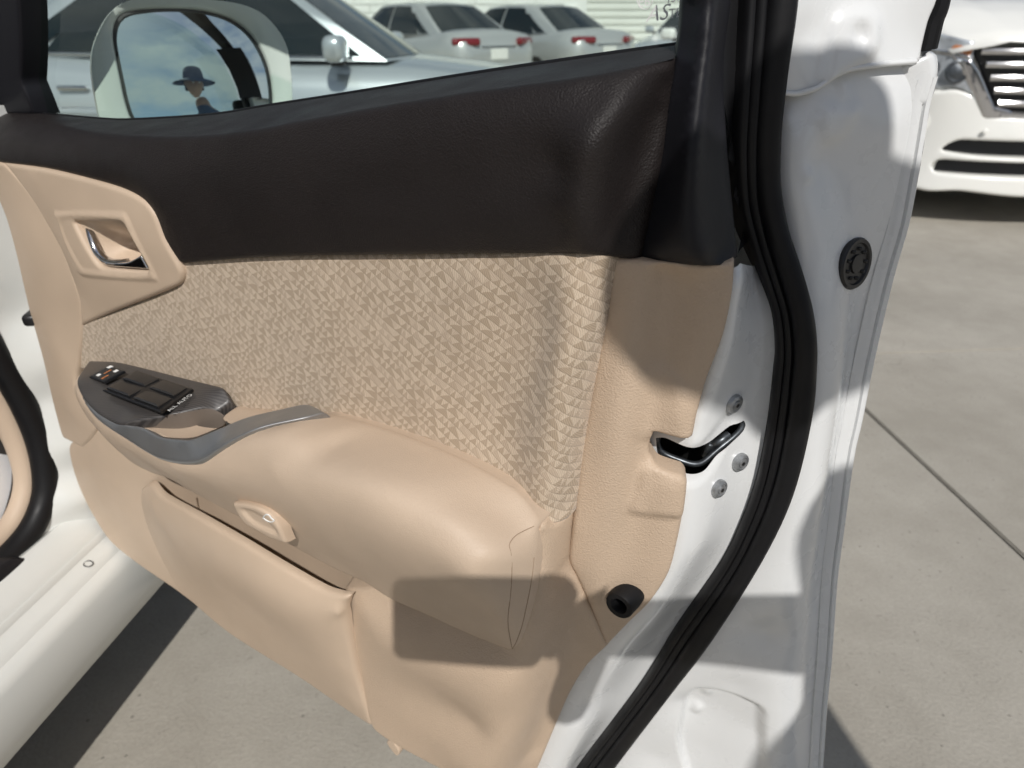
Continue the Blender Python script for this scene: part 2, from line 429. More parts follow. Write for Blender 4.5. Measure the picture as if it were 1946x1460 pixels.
def panel(name, outline, m, parent=None, ctrl=(), step=0.008, fil=0.004, fild=None, skirt=0.02, holes=(), emb=(), tilt=0, off=0.0, angle=78, warp=None, back=False, rails=(), lam=4e-5, yaw=0, skd=None):
    """a skin over a closed outline of (x, y, z[, corner]) points: smooth depth through outline and control points,
       rounded rim, side walls going back; holes and embossed shapes are outlines too. Viewer side is -y (tilted about x)."""
    tau = (R(tilt), R(yaw))
    ol = tilted(outline, tau); ct = tilted(ctrl, tau)
    loops = []
    for k, h in enumerate([ol] + [tilted(h, tau) for h in holes]):
        L = resample([(p[0], p[2], len(p) > 3) for p in h], step * 0.8)
        if (area2(L) < 0) != (k > 0): L = L[::-1]
        loops.append(L)
    ds = max(0.011, step * 1.6)
    cp = dense(ol, True, ds) + [c[:3] for c in ct]
    for rl_ in rails: cp += dense(tilted(rl_, tau), False, ds)
    f = tps([(p[0], p[2], p[1]) for p in cp], lam)
    allb = np.vstack(loops)
    fild = fil if fild is None else fild
    cand = []
    if fil > 0:
        for q in (0.12, 0.38, 0.72, 1.1):
            for L in loops:
                T = np.roll(L, -1, 0) - np.roll(L, 1, 0); T /= np.linalg.norm(T, axis=1)[:, None] + 1e-12
                N = np.c_[-T[:, 1], T[:, 0]]
                c = L + N * fil * q
                d = np.min([seg_dist(c, M) for M in loops], axis=0)
                cand.append(c[d > 0.9 * fil * q])
    mn, mxx = loops[0].min(0), loops[0].max(0)
    gx = np.arange(mn[0], mxx[0], step); gz = np.arange(mn[1], mxx[1], step * 0.866)
    G = np.array([(x + (0.5 * step if j % 2 else 0), z) for j, z in enumerate(gz) for x in gx]) if len(gx) and len(gz) else np.zeros((0, 2))
    if len(G):
        G = G[inside(G, loops[0])]
        for L in loops[1:]: G = G[~inside(G, L)]
        if len(G):
            d = np.min([seg_dist(G, M) for M in loops], axis=0)
            G = G[d > max(fil * 1.4, 0.45 * step)]
        cand.append(G)
    inner = np.vstack(cand) if cand else np.zeros((0, 2))
    if len(inner):
        ok = inside(inner, loops[0])
        for L in loops[1:]: ok &= ~inside(inner, L)
        inner = inner[ok]
    V = np.vstack([allb, inner])
    E = []; o = 0
    for L in loops:
        E += [(o + i, o + (i + 1) % len(L)) for i in range(len(L))]; o += len(L)
    r = delaunay_2d_cdt([Vector(v) for v in V], E, [], 0, 1e-7)
    V2 = np.array([tuple(v) for v in r[0]]); T = np.array([t for t in r[2] if len(t) == 3])
    cen = V2[T].mean(1)
    ok = inside(cen, loops[0])
    for L in loops[1:]: ok &= ~inside(cen, L)
    T = T[ok]
    a = V2[T[:, 0]]; b = V2[T[:, 1]]; c = V2[T[:, 2]]
    ar = (b[:, 0]-a[:, 0])*(c[:, 1]-a[:, 1]) - (b[:, 1]-a[:, 1])*(c[:, 0]-a[:, 0])
    T = T[np.abs(ar) > 1e-12]; ar = ar[np.abs(ar) > 1e-12]
    T[ar < 0] = T[ar < 0][:, ::-1]
    h = f(V2) + off
    if fil > 0:
        d = np.min([seg_dist(V2, M) for M in loops], axis=0)
        q = np.clip(1 - d / fil, 0, 1)
        h = h + fild * (1 - np.sqrt(np.clip(1 - q * q, 0, 1)))
    for loop, amt, soft in emb:
        L = resample([(p[0], p[2], len(p) > 3) for p in tilted(loop, tau)], 0.006)
        sd = seg_dist(V2, L) * np.where(inside(V2, L), 1, -1)
        q = np.clip((sd + soft) / (2 * soft), 0, 1)
        h = h + amt * q * q * (3 - 2 * q)
    if warp is not None: h = h + warp(V2[:, 0], V2[:, 1])
    verts = [(x, hh, z) for (x, z), hh in zip(V2, h)]
    faces = [tuple(t) for t in T]
    # side walls from the open border
    cnt = {}
    for t in T:
        for i in range(3):
            e = (t[i], t[(i + 1) % 3]); cnt[e] = 1
    border = [e for e in cnt if (e[1], e[0]) not in cnt]
    if skirt:
        idx = {}
        for e in border:
            for v in e:
                if v not in idx:
                    idx[v] = len(verts); x, y, z = verts[v]; verts.append((x, y + skirt, z))
        for p, q in border: faces.append((q, p, idx[p], idx[q]))
        if back:
            nb = {v: idx[v] for v in idx}
            base = len(verts); mp = {}
            for v in range(len(V2)):
                if v in nb: mp[v] = nb[v]
                else:
                    mp[v] = len(verts); x, y, z = verts[v]; verts.append((x, y + skirt, z))
            for t in T: faces.append((mp[t[2]], mp[t[1]], mp[t[0]]))
    cs, sn = math.cos(tau[0]), math.sin(tau[0]); cw, sw = math.cos(tau[1]), math.sin(tau[1])
    verts = [(x, y * cs + z * sn, -y * sn + z * cs) for x, y, z in verts]
    verts = [(x * cw - y * sw, x * sw + y * cw, z) for x, y, z in verts]
    if skirt and skd is not None:
        for v, k in idx.items(): verts[k] = tuple(verts[v][i] + skirt * skd[i] for i in range(3))
    return put(name, verts, faces, m, parent, angle)

def catmull3(pts, n=6, closed=False):
    P = [np.array(p[:3]) for p in pts]; N = len(P); o = []
    for i in range(N if closed else N - 1):
        p1, p2 = P[i], P[(i + 1) % N]
        p0 = P[i - 1] if (i > 0 or closed) else 2 * p1 - p2
        p3 = P[(i + 2) % N] if (i + 2 < N or closed) else 2 * p2 - p1
        for j in range(n):
            t = j / n
            o.append(0.5 * ((2*p1) + (-p0+p2)*t + (2*p0-5*p1+4*p2-p3)*t*t + (-p0+3*p1-3*p2+p3)*t**3))
    if not closed: o.append(P[-1])
    return o

def frames(path, closed=False):
    N = len(path); T = []
    for i in range(N):
        a = path[(i - 1) % N] if (closed or i > 0) else path[i]; b = path[(i + 1) % N] if (closed or i < N - 1) else path[i]
        t = np.array(b) - np.array(a); T.append(t / (np.linalg.norm(t) + 1e-12))
    ref = np.array([0, 0, 1.0]) if abs(T[0][2]) < 0.9 else np.array([1.0, 0, 0])
    n = np.cross(ref, T[0]); n /= np.linalg.norm(n); out = []
    for t in T:
        n = n - t * (n @ t); n /= np.linalg.norm(n) + 1e-12
        out.append((t, n, np.cross(t, n)))
    return out

def tube(name, pts, r, m, parent=None, res=8, n=6, closed=False, flat=1.0, ends=True):
    path = catmull3(pts, n, closed) if n else [np.array(p[:3]) for p in pts]
    fr = frames(path, closed); V = []; Fc = []
    N = len(path)
    rr = r if callable(r) else (lambda s: r)
    for i, (p, (t, a, b)) in enumerate(zip(path, fr)):
        q = rr(i / max(1, N - 1))
        for k in range(res):
            w = 2 * math.pi * k / res
            V.append(np.array(p) + a * math.cos(w) * q + b * math.sin(w) * q * flat)
    for i in range(N if closed else N - 1):
        for k in range(res):
            A = i * res; B = ((i + 1) % N) * res
            Fc.append((A + k, A + (k + 1) % res, B + (k + 1) % res, B + k))
    if not closed and ends:
        Fc.append(tuple(range(res))[::-1]); Fc.append(tuple((N - 1) * res + k for k in range(res)))
    return put(name, V, Fc, m, parent, 60)

def strip(name, left, right, prof, m, parent=None, n=5, up=(0, -1, 0.2), angle=50):
    """a moulding lofted between two rails; prof: (across 0..1, height)"""
    Lp, Rp = catmull3(left, n), catmull3(right, n)
    K = min(len(Lp), len(Rp)); k = len(prof); V = []; Fc = []
    for i in range(K):
        a, b = np.array(Lp[i]), np.array(Rp[i])
        j0, j1 = max(0, i - 1), min(K - 1, i + 1)
        t = (np.array(Lp[j1]) + Rp[j1]) - (np.array(Lp[j0]) + Rp[j0]); t /= np.linalg.norm(t)
        w = b - a
        nrm = np.cross(w, t); nrm /= np.linalg.norm(nrm) + 1e-12
        if nrm @ np.array(up) < 0: nrm = -nrm
        for q, h in prof: V.append(a + w * q + nrm * h)
    for i in range(K - 1):
        for j in range(k - 1):
            Fc.append((i * k + j, i * k + j + 1, (i + 1) * k + j + 1, (i + 1) * k + j))
    o = put(name, V, Fc, m, parent, angle)
    fix_normals(o); return o

def fix_normals(o):
    bm = bmesh.new(); bm.from_mesh(o.data); bmesh.ops.recalc_face_normals(bm, faces=bm.faces); bm.to_mesh(o.data); bm.free()

def lathe(name, prof, pos, nrm, m, parent=None, seg=28, angle=35, sx=1.0):
    n = Vector(nrm).normalized(); q = n.to_track_quat('Z', 'Y').to_matrix()
    V = []; Fc = []; k = len(prof)
    for i in range(seg):
        w = 2 * math.pi * i / seg
        for r, h in prof: V.append(Vector(pos) + q @ Vector((r * math.cos(w) * sx, r * math.sin(w), h)))
    for i in range(seg):
        A, B = i * k, ((i + 1) % seg) * k
        for j in range(k - 1): Fc.append((A + j, B + j, B + j + 1, A + j + 1))
    if prof[-1][0] > 1e-6:
        Fc.append(tuple(i * k + k - 1 for i in range(seg)))
    o = put(name, V, Fc, m, parent, angle); 
    bm = bmesh.new(); bm.from_mesh(o.data); bmesh.ops.remove_doubles(bm, verts=bm.verts, dist=1e-6); bmesh.ops.recalc_face_normals(bm, faces=bm.faces); bm.to_mesh(o.data); bm.free()
    o.data.set_sharp_from_angle(angle=R(angle))
    return o

def rbox(name, c, s, m, parent=None, bev=0.01, rot=(0, 0, 0), seg=3, taper=None):
    bm = bmesh.new(); bmesh.ops.create_cube(bm, size=1)
    for v in bm.verts:
        k = 1.0
        if taper and v.co.z > 0: k = taper
        v.co = Vector((v.co.x * s[0] * k, v.co.y * s[1] * k, v.co.z * s[2]))
    if bev: bmesh.ops.bevel(bm, geom=list(bm.edges), offset=bev, segments=seg, affect='EDGES', profile=0.5)
    M = Matrix.Translation(c) @ Euler(rot).to_matrix().to_4x4()
    bm.transform(M)
    me = bpy.data.meshes.new(name); bm.to_mesh(me); bm.free()
    me.materials.append(m); me.polygons.foreach_set('use_smooth', [True] * len(me.polygons)); me.set_sharp_from_angle(angle=R(35))
    o = bpy.data.objects.new(name, me); COL.objects.link(o)
    if parent: o.parent = parent
    return o

def loft(name, rings, m, parent=None, cap=True, closed=True, angle=40):
    k = len(rings[0]); V = [p for r in rings for p in r]; Fc = []
    for i in range(len(rings) - 1):
        for j in range(k if closed else k - 1):
            Fc.append((i*k + j, i*k + (j+1) % k, (i+1)*k + (j+1) % k, (i+1)*k + j))
    if cap and closed:
        Fc.append(tuple(range(k))[::-1]); Fc.append(tuple((len(rings)-1)*k + j for j in range(k)))
    o = put(name, V, Fc, m, parent, angle); fix_normals(o); o.data.set_sharp_from_angle(angle=R(angle)); return o

def sheet(name, gridpts, m, parent=None, thick=0.0, angle=40):
    """grid of points -> sheet, optionally with thickness along its normals"""
    A = len(gridpts); B = len(gridpts[0]); V = [p for r in gridpts for p in r]
    Fc = [(i*B + j, i*B + j + 1, (i+1)*B + j + 1, (i+1)*B + j) for i in range(A-1) for j in range(B-1)]
    o = put(name, V, Fc, m, parent, angle)
    if thick:
        md = o.modifiers.new("thickness", 'SOLIDIFY'); md.thickness = thick; md.offset = 0
    return o

def text_mesh(name, body, size, m, parent, M, depth=0.0, shear=0.0, align='LEFT'):
    cu = bpy.data.curves.new(name, 'FONT'); cu.body = body; cu.size = size; cu.extrude = depth; cu.shear = shear; cu.align_x = align
    cu.resolution_u = 3
    t = bpy.data.objects.new(name, cu); COL.objects.link(t)
    dg = bpy.context.evaluated_depsgraph_get()
    me = bpy.data.meshes.new_from_object(t.evaluated_get(dg))
    bpy.data.objects.remove(t)
    me.transform(M); me.materials.clear(); me.materials.append(m)
    me.name = name
    o = bpy.data.objects.new(name, me); COL.objects.link(o); o.parent = parent
    return o

def copy_tree(o, parent=None):
    c = o.copy(); COL.objects.link(c); c.parent = parent
    for ch in list(o.children): copy_tree(ch, c)
    return c

def snap(o, p):
    """nearest point of a mesh to p, with the surface normal there"""
    t = BVHTree.FromPolygons([v.co.copy() for v in o.data.vertices], [tuple(f.vertices) for f in o.data.polygons])
    q, n, i, d = t.find_nearest(Vector(p[:3]))
    return q, n
def on(o, pts, lift):
    t = BVHTree.FromPolygons([v.co.copy() for v in o.data.vertices], [tuple(f.vertices) for f in o.data.polygons]); r = []
    for p in pts:
        q, n, i, d = t.find_nearest(Vector(p[:3])); r.append(q + n * lift)
    for _ in range(3): r = [r[0]] + [(r[i-1] + r[i] * 2 + r[i+1]) / 4 for i in range(1, len(r) - 1)] + [r[-1]]
    return [tuple(q) for q in r]
GZ = -0.07      # the paving lies this far below the datum the car is measured from

# ================================================================== ground: cast concrete slabs with open joints
ground = put('ground', [(-60, -60, GZ - 0.03), (60, -60, GZ - 0.03), (60, 90, GZ - 0.03), (-60, 90, GZ - 0.03)], [(0, 1, 2, 3)], jointm)
ground['kind'] = 'structure'
slab_len, slab_w = 3.4, 4.2
joint_dir = math.atan2(1.391 - 2.1007, 1.2561 - 1.2005)
def slab_mesh():
    bm = bmesh.new(); bmesh.ops.create_cube(bm, size=1)
    for v in bm.verts: v.co = Vector((v.co.x * (slab_len - 0.008), v.co.y * (slab_w - 0.008), v.co.z * 0.028 - 0.014))
    es = [e for e in bm.edges if all(v.co.z > -0.005 for v in e.verts)]
    bmesh.ops.bevel(bm, geom=es, offset=0.004, segments=2, affect='EDGES')
    me = bpy.data.meshes.new('slab'); bm.to_mesh(me); bm.free(); me.materials.append(concrete); return me
sm = slab_mesh()
jm = Matrix.Rotation(joint_dir, 4, 'Z')
# one long joint passes the point (1.2005, 2.1007)
for i in range(-7, 9):
    for j in range(-6, 9):
        c = Vector((1.2005, 2.1007, 0)) + jm @ Vector(((i + 0.37) * slab_len, (j + 0.5) * slab_w, 0))
        if not (-26 < c.x < 26 and -16 < c.y < 34): continue
        s = bpy.data.objects.new('slab', sm); COL.objects.link(s); s.parent = ground
        s.location = (c.x, c.y, GZ); s.rotation_euler = (0, 0, joint_dir)
verge = put('pavement', [(-60, 27, GZ - 0.02), (60, 27, GZ - 0.02), (60, 89, GZ - 0.02), (-60, 89, GZ - 0.02)], [(0, 1, 2, 3)], concrete)
verge['kind'] = 'structure'

# ================================================================== the open front door

# painted inner pressing ------------------------------------------------------
shell_out = [(-0.147,0.092,0.9219,1),(-0.1381,0.082,0.8364),(-0.1461,0.082,0.7822),(-0.1685,0.08,0.7655),(-0.1719,0.08,0.718),(-0.1649,0.08,0.671),(-0.1711,0.08,0.6156),(-0.1905,0.08,0.5643),(-0.2237,0.08,0.494),(-0.2546,0.08,0.427),(-0.289,0.08,0.3331),(-0.3286,0.08,0.1694),(-0.357,0.08,0.0255,1),(-0.2448,0.15,-0.0915,1),(-0.0875,0.2,-0.0276),(0.0739,0.232,0.0681,1),(0.0613,0.236,0.1698),(0.0499,0.236,0.2481),(0.0361,0.236,0.3483),(0.026,0.236,0.4329),(0.0097,0.236,0.5469),(0.0024,0.236,0.6175),(-0.0058,0.236,0.7027),(-0.007,0.236,0.7472),(-0.0098,0.236,0.8131),(-0.0112,0.236,0.8924),(-0.01,0.236,0.9422),(-0.0119,0.236,0.9808),(-0.0147,0.236,1.0169),(-0.0171,0.236,1.0433),(-0.017,0.236,1.0622),(-0.0214,0.238,1.077,1),(-0.0336,0.232,1.0857),(-0.0528,0.214,1.0851),(-0.079,0.192,1.0853),(-0.0987,0.175,1.0765),(-0.1248,0.158,1.0728),(-0.1319,0.16,1.0409),(-0.1257,0.166,0.9867),(-0.1133,0.164,0.944),(-0.1127,0.15,0.9151),(-0.1136,0.086,0.9314,1)]
railA = [(-0.115,0.072,0.9316),(-0.1136,0.072,0.9105),(-0.1157,0.072,0.8743),(-0.1235,0.072,0.8343),(-0.1281,0.072,0.7976),(-0.1311,0.072,0.7423),(-0.1288,0.072,0.6963),(-0.1304,0.072,0.6559),(-0.1346,0.072,0.616),(-0.149,0.072,0.5725),(-0.1683,0.072,0.5343),(-0.1928,0.072,0.4855),(-0.2147,0.072,0.4418),(-0.2332,0.072,0.3871),(-0.2449,0.072,0.3407),(-0.2734,0.072,0.2196),(-0.2983,0.072,0.1093)]
railA2 = [(-0.1108,0.084,0.9072),(-0.1107,0.084,0.8615),(-0.1162,0.084,0.8209),(-0.1212,0.084,0.7883),(-0.1198,0.084,0.7391),(-0.1166,0.084,0.693),(-0.1161,0.084,0.6558),(-0.1195,0.084,0.6315),(-0.1448,0.084,0.5476),(-0.1796,0.084,0.4691),(-0.2165,0.084,0.3708),(-0.2242,0.084,0.3106),(-0.2439,0.084,0.226),(-0.2633,0.084,0.1325)]
railB = [(-0.1154,0.142,0.9215),(-0.1058,0.142,0.902),(-0.0927,0.142,0.8756),(-0.0852,0.142,0.8458),(-0.0831,0.142,0.8246),(-0.0798,0.142,0.7696),(-0.0802,0.142,0.7096),(-0.0868,0.142,0.6545),(-0.1003,0.142,0.5927),(-0.1361,0.142,0.4846),(-0.17,0.142,0.3687),(-0.2437,0.142,0.1612),(-0.2821,0.142,0.0383)]
railC = [(-0.114,0.152,1.0268),(-0.1109,0.152,0.9853),(-0.0999,0.152,0.9568),(-0.0801,0.152,0.9201),(-0.0637,0.152,0.8855),(-0.0545,0.152,0.8567),(-0.0494,0.152,0.8286),(-0.0447,0.152,0.7863),(-0.0451,0.152,0.7157),(-0.0543,0.152,0.65),(-0.0756,0.152,0.5604),(-0.1013,0.152,0.4666),(-0.1309,0.152,0.3817),(-0.1988,0.152,0.1731),(-0.2338,0.152,0.0372)]
railE = [(-0.0809,0.172,1.0024),(-0.0639,0.176,0.9521),(-0.0438,0.18,0.8894),(-0.0305,0.182,0.8206),(-0.0237,0.182,0.7385),(-0.0185,0.184,0.6581),(-0.014,0.186,0.5756),(-0.0064,0.19,0.4839),(0.0063,0.196,0.3732),(0.0201,0.2,0.2718),(0.0308,0.202,0.1703)]
railF = [(-0.0384,0.205,1.0258),(-0.0375,0.208,0.9881),(-0.0333,0.212,0.9436),(-0.032,0.216,0.8947),(-0.0271,0.22,0.8156),(-0.0219,0.222,0.7499),(-0.0207,0.222,0.7057),(-0.0113,0.224,0.6203),(-0.0045,0.224,0.5499),(0.012,0.226,0.4347),(0.0226,0.226,0.3507),(0.0369,0.226,0.2513),(0.0496,0.226,0.1517)]
low = [(-0.1192,0.168,0.3438),(-0.063,0.172,0.4015),(-0.0473,0.174,0.493),(-0.0766,0.176,0.2529),(-0.1408,0.166,0.2196),(-0.0281,0.182,0.3194)]
latch_hole = [(-0.1674,0.084,0.7604,1),(-0.1587,0.084,0.7642),(-0.1333,0.092,0.762),(-0.1227,0.1,0.7633),(-0.1088,0.116,0.7715),(-0.0993,0.128,0.7743,1),(-0.0968,0.129,0.7684),(-0.0991,0.124,0.7601),(-0.1147,0.106,0.7455),(-0.123,0.097,0.734),(-0.1339,0.092,0.7332),(-0.1516,0.086,0.7378),(-0.1638,0.084,0.7443)]
door = panel('door', shell_out, white, None, rails=[railA, railA2, railB, railC, railE, railF], ctrl=low, lam=1e-4, yaw=32, step=0.0046, fil=0.0, skirt=0.0, holes=[latch_hole],
    emb=[([(-0.1087,0.175,0.2313),(-0.1213,0.175,0.2803),(-0.1162,0.175,0.3573),(-0.1051,0.175,0.3752),(-0.0351,0.175,0.3747),(-0.0238,0.175,0.3495),(0.009,0.175,0.1458),(-0.0554,0.175,0.0903)], 0.010, 0.004),
         ([(-0.0923,0.172,0.3748),(-0.0864,0.172,0.3691),(-0.0887,0.172,0.3565),(-0.0959,0.172,0.3615)], -0.004, 0.004), ([(-0.1004,0.172,0.3339),(-0.0931,0.172,0.3289),(-0.097,0.172,0.3166),(-0.1056,0.172,0.3209)], -0.004, 0.004),
         ([(-0.0875,0.165,0.9937),(-0.0932,0.165,0.9957),(-0.0964,0.165,0.9904),(-0.0929,0.165,0.9848),(-0.0866,0.165,0.9863)], -0.0022, 0.0025), ([(-0.1053,0.152,1.037),(-0.1112,0.152,1.0387),(-0.1152,0.152,1.0338),(-0.1119,0.152,1.0285),(-0.1055,0.152,1.0289)], -0.0022, 0.0025),
         ([(-0.0685,0.178,1.0585),(-0.0759,0.178,1.0612),(-0.0792,0.178,1.055),(-0.0755,0.178,1.0475),(-0.0683,0.178,1.0463)], -0.003, 0.003),
         ([(-0.0951,0.178,1.0412),(-0.0581,0.178,1.041),(-0.069,0.178,1.0188),(-0.0866,0.178,1.0168)], -0.004, 0.006),
         ([(-0.1735,0.095,0.7609),(-0.1312,0.095,0.7656),(-0.1036,0.095,0.7901),(-0.0895,0.095,0.7993),(-0.0862,0.095,0.7898),(-0.0922,0.095,0.7686),(-0.117,0.095,0.7301),(-0.1388,0.095,0.724),(-0.1705,0.095,0.729)], 0.003, 0.004)])
door.location = (0.235, 0.40703, 0); door.rotation_euler = (0, 0, R(-30))
# raised half-round bead where the skin is folded over the pressing, and the skin itself
skinL = [(-0.0398,0.229,1.0416),(-0.0366,0.229,1.0162),(-0.0343,0.229,0.9798),(-0.0326,0.229,0.9408),(-0.0315,0.229,0.8965),(-0.0292,0.229,0.8114),(-0.0258,0.229,0.7452),(-0.0242,0.229,0.7007),(-0.0163,0.229,0.6149),(-0.0107,0.229,0.5431),(0.0056,0.229,0.4282),(0.0161,0.229,0.3433),(0.0302,0.229,0.2426),(0.0439,0.229,0.1427)]
skinR = [(-0.0149,0.238,1.0622),(-0.0152,0.238,1.0432),(-0.0129,0.238,1.0168),(-0.01,0.238,0.9806),(-0.008,0.238,0.942),(-0.0092,0.238,0.8922),(-0.0077,0.238,0.8128),(-0.0047,0.238,0.7468),(-0.0035,0.238,0.7023),(0.0043,0.238,0.6169),(0.0112,0.238,0.546),(0.0271,0.238,0.4316),(0.0373,0.238,0.3468),(0.0518,0.238,0.2469),(0.0657,0.238,0.1478)]
hem = strip('hem_flange', [(-0.0292,0.226,1.06),(-0.0308,0.226,1.0402),(-0.0294,0.226,1.017),(-0.0274,0.226,0.9809),(-0.0255,0.226,0.9424),(-0.0273,0.226,0.8926),(-0.0264,0.226,0.8133),(-0.0234,0.226,0.7474),(-0.0217,0.226,0.7032),(-0.0133,0.226,0.6181),(-0.0061,0.226,0.5476),(0.0104,0.226,0.4338),(0.021,0.226,0.3496),(0.0352,0.226,0.25),(0.0485,0.226,0.1507)], skinR,
    [(0.0, -0.004), (0.03, 0.004), (0.25, 0.0055), (0.52, 0.0052), (0.55, 0.003), (0.6, 0.0032), (0.66, 0.006), (0.85, 0.006), (0.97, 0.003), (1.0, -0.004), (1.02, -0.02)], white, door)
# hem shoulder at the belt line
panel('hem_corner', [(-0.0493,0.224,1.0689,1),(-0.0308,0.228,1.0745),(-0.024,0.232,1.0798,1),(-0.0187,0.236,1.0768),(-0.0143,0.238,1.0614),(-0.0152,0.238,1.0416),(-0.0287,0.23,1.04,1),(-0.0423,0.226,1.0537)], white, door, step=0.006, fil=0.005, skirt=0.02, off=-0.008)
# outer skin, the far side of the door
sk = []
for (u0, z) in ((0.05, 0.22), (0.03, 0.42), (0.0, 0.6), (-0.01, 0.8), (-0.018, 1.0), (-0.02, 1.075)):
    bul = 0.245 + 0.03 * math.sin(math.pi * min(1, max(0, (z - 0.2) / 0.9)))
    row = []
    zz = z
    for k in range(15):
        t = k / 14
        z = 0.22 + (zz - 0.22) * (1.045 - 0.15 * t - 0.22) / 0.855
        u = u0 * (1 - t) + (-1.13 + 0.05 * (1 - z)) * t
        row.append((u, bul - 0.012 * abs(2 * t - 1) ** 6 - 0.006 - 0.09 * t * t * 0.5, z))
    sk.append(row)
outer = sheet('outer_skin', sk, pearl, door, thick=0.002)
lathe('outer_handle_mount', [(0.0, 0.0), (0.02, 0.0)], (-0.2, 0.27, 0.9), (0, 1, 0), pearl, door) if False else None

# weather strip round the door -------------------------------------------------
wsL = [(-0.1622,0.122,1.2424),(-0.1569,0.12,1.1908),(-0.1516,0.12,1.1348),(-0.148,0.12,1.0943),(-0.1443,0.118,1.0438),(-0.141,0.12,1.0048),(-0.1339,0.128,0.9668),(-0.1207,0.134,0.9341),(-0.1051,0.138,0.9033),(-0.0924,0.14,0.8763),(-0.0849,0.14,0.8466),(-0.0828,0.14,0.8255),(-0.0796,0.14,0.7707),(-0.0799,0.14,0.7109),(-0.0865,0.14,0.656),(-0.1,0.14,0.5944),(-0.1357,0.14,0.4867),(-0.1695,0.14,0.3711),(-0.2429,0.14,0.1643),(-0.2896,0.14,0.022)]
wsR = [(-0.131,0.142,1.2428),(-0.1263,0.144,1.1917),(-0.1204,0.146,1.1352),(-0.1181,0.146,1.1048),(-0.1191,0.146,1.0653),(-0.1181,0.148,1.0269),(-0.1117,0.15,0.9905),(-0.0984,0.15,0.9556),(-0.0798,0.15,0.9207),(-0.0635,0.15,0.8862),(-0.0544,0.15,0.8575),(-0.0492,0.15,0.8295),(-0.0446,0.15,0.7873),(-0.045,0.15,0.7169),(-0.0541,0.15,0.6514),(-0.0753,0.15,0.5621),(-0.101,0.15,0.4686),(-0.1305,0.15,0.384),(-0.1982,0.15,0.1761),(-0.2376,0.15,0.0434)]
ws = strip('weatherstrip', wsL, wsR, [(-0.02, -0.015), (0.0, 0.006), (0.05, 0.0105), (0.12, 0.0118), (0.18, 0.0112), (0.195, 0.0098), (0.21, 0.0115), (0.28, 0.0138), (0.34, 0.0142), (0.38, 0.0130), (0.395, 0.0118), (0.415, 0.0140), (0.48, 0.0172), (0.58, 0.0192), (0.72, 0.0202), (0.84, 0.0190), (0.94, 0.0145), (1.0, 0.005), (1.02, -0.015)], rubber, door)
for q in [(-0.0627,0.132,0.8168),(-0.0684,0.132,0.6735),(-0.1103,0.132,0.5092),(-0.1593,0.132,0.3519)]:
    lathe('vent_hole', [(0.0024, -0.001), (0.0024, 0.0008), (0.0018, 0.0009), (0.0014, -0.002), (0, -0.002)], q[:3], (0.55, -0.8, 0.1), black, ws, seg=12, sx=0.6)

# window frame, rear post --------------------------------------------------------
frame = panel('window_frame', [(-0.1356,0.14,1.243,1),(-0.1279,0.14,1.1793),(-0.118,0.14,1.1149),(-0.1178,0.142,1.0851),(-0.1177,0.146,1.0519,1),(-0.1053,0.158,1.0508),(-0.0932,0.166,1.0545),(-0.0846,0.174,1.0619),(-0.0742,0.182,1.0678),(-0.062,0.194,1.0698),(-0.0492,0.206,1.0715),(-0.0305,0.222,1.0728,1),(-0.0313,0.224,1.0807),(-0.0313,0.224,1.1013),(-0.029,0.224,1.1156),(-0.0322,0.222,1.1664),(-0.0426,0.218,1.248,1)], white, door, step=0.005, fil=0.003, skirt=0.03, off=-0.006, yaw=32,
    ctrl=[(-0.1075,0.16,1.0942),(-0.1198,0.158,1.1651),(-0.0774,0.186,1.0941),(-0.0917,0.184,1.166),(-0.05,0.21,1.0941),(-0.0625,0.208,1.1667)],
    emb=[([(-0.101,0.185,1.0561),(-0.1026,0.185,1.0866),(-0.0976,0.185,1.1057),(-0.0693,0.185,1.109),(-0.0568,0.185,1.1013),(-0.0531,0.185,1.0871),(-0.0587,0.185,1.0762),(-0.0797,0.185,1.0683)], -0.0045, 0.0045),
         ([(-0.0799,0.188,1.0977),(-0.074,0.188,1.0984),(-0.0706,0.188,1.0927),(-0.0723,0.188,1.0862),(-0.0784,0.188,1.0868),(-0.0818,0.188,1.0926)], 0.005, 0.005)])
tube('sealer_bead', [(-0.115,0.14,1.0524),(-0.1039,0.15,1.0514),(-0.0919,0.157,1.0552),(-0.0836,0.166,1.0624),(-0.0733,0.174,1.0682),(-0.0614,0.187,1.0702),(-0.0487,0.199,1.0718),(-0.0309,0.215,1.0731)], 0.0022, white, frame, n=5)
strip('outer_seal', [(-0.0314,0.222,1.08),(-0.0312,0.222,1.1013),(-0.0289,0.222,1.1156),(-0.0321,0.22,1.1662),(-0.0418,0.218,1.2423)], [(-0.0236,0.236,1.082),(-0.0238,0.236,1.1013),(-0.023,0.236,1.1158),(-0.0275,0.234,1.1673),(-0.037,0.23,1.2441)], [(0, -0.004), (0, 0.006), (0.3, 0.008), (0.5, 0.002), (0.7, 0.007), (1, 0.006), (1, -0.01)], rubber, door)
panel('window_frame_rail', [(-0.13, 0.12, 1.30), (-0.06, 0.13, 1.27, 1), (-0.10, 0.13, 1.40), (-0.30, 0.13, 1.475), (-0.60, 0.13, 1.46), (-0.85, 0.13, 1.36), (-1.10, 0.13, 1.18), (-1.28, 0.13, 1.02, 1), (-1.25, 0.12, 1.01, 1), (-1.075, 0.12, 1.165), (-0.84, 0.12, 1.335), (-0.60, 0.12, 1.432), (-0.32, 0.12, 1.445), (-0.20, 0.12, 1.40)], dark2, door, step=0.02, fil=0.006, skirt=0.03)

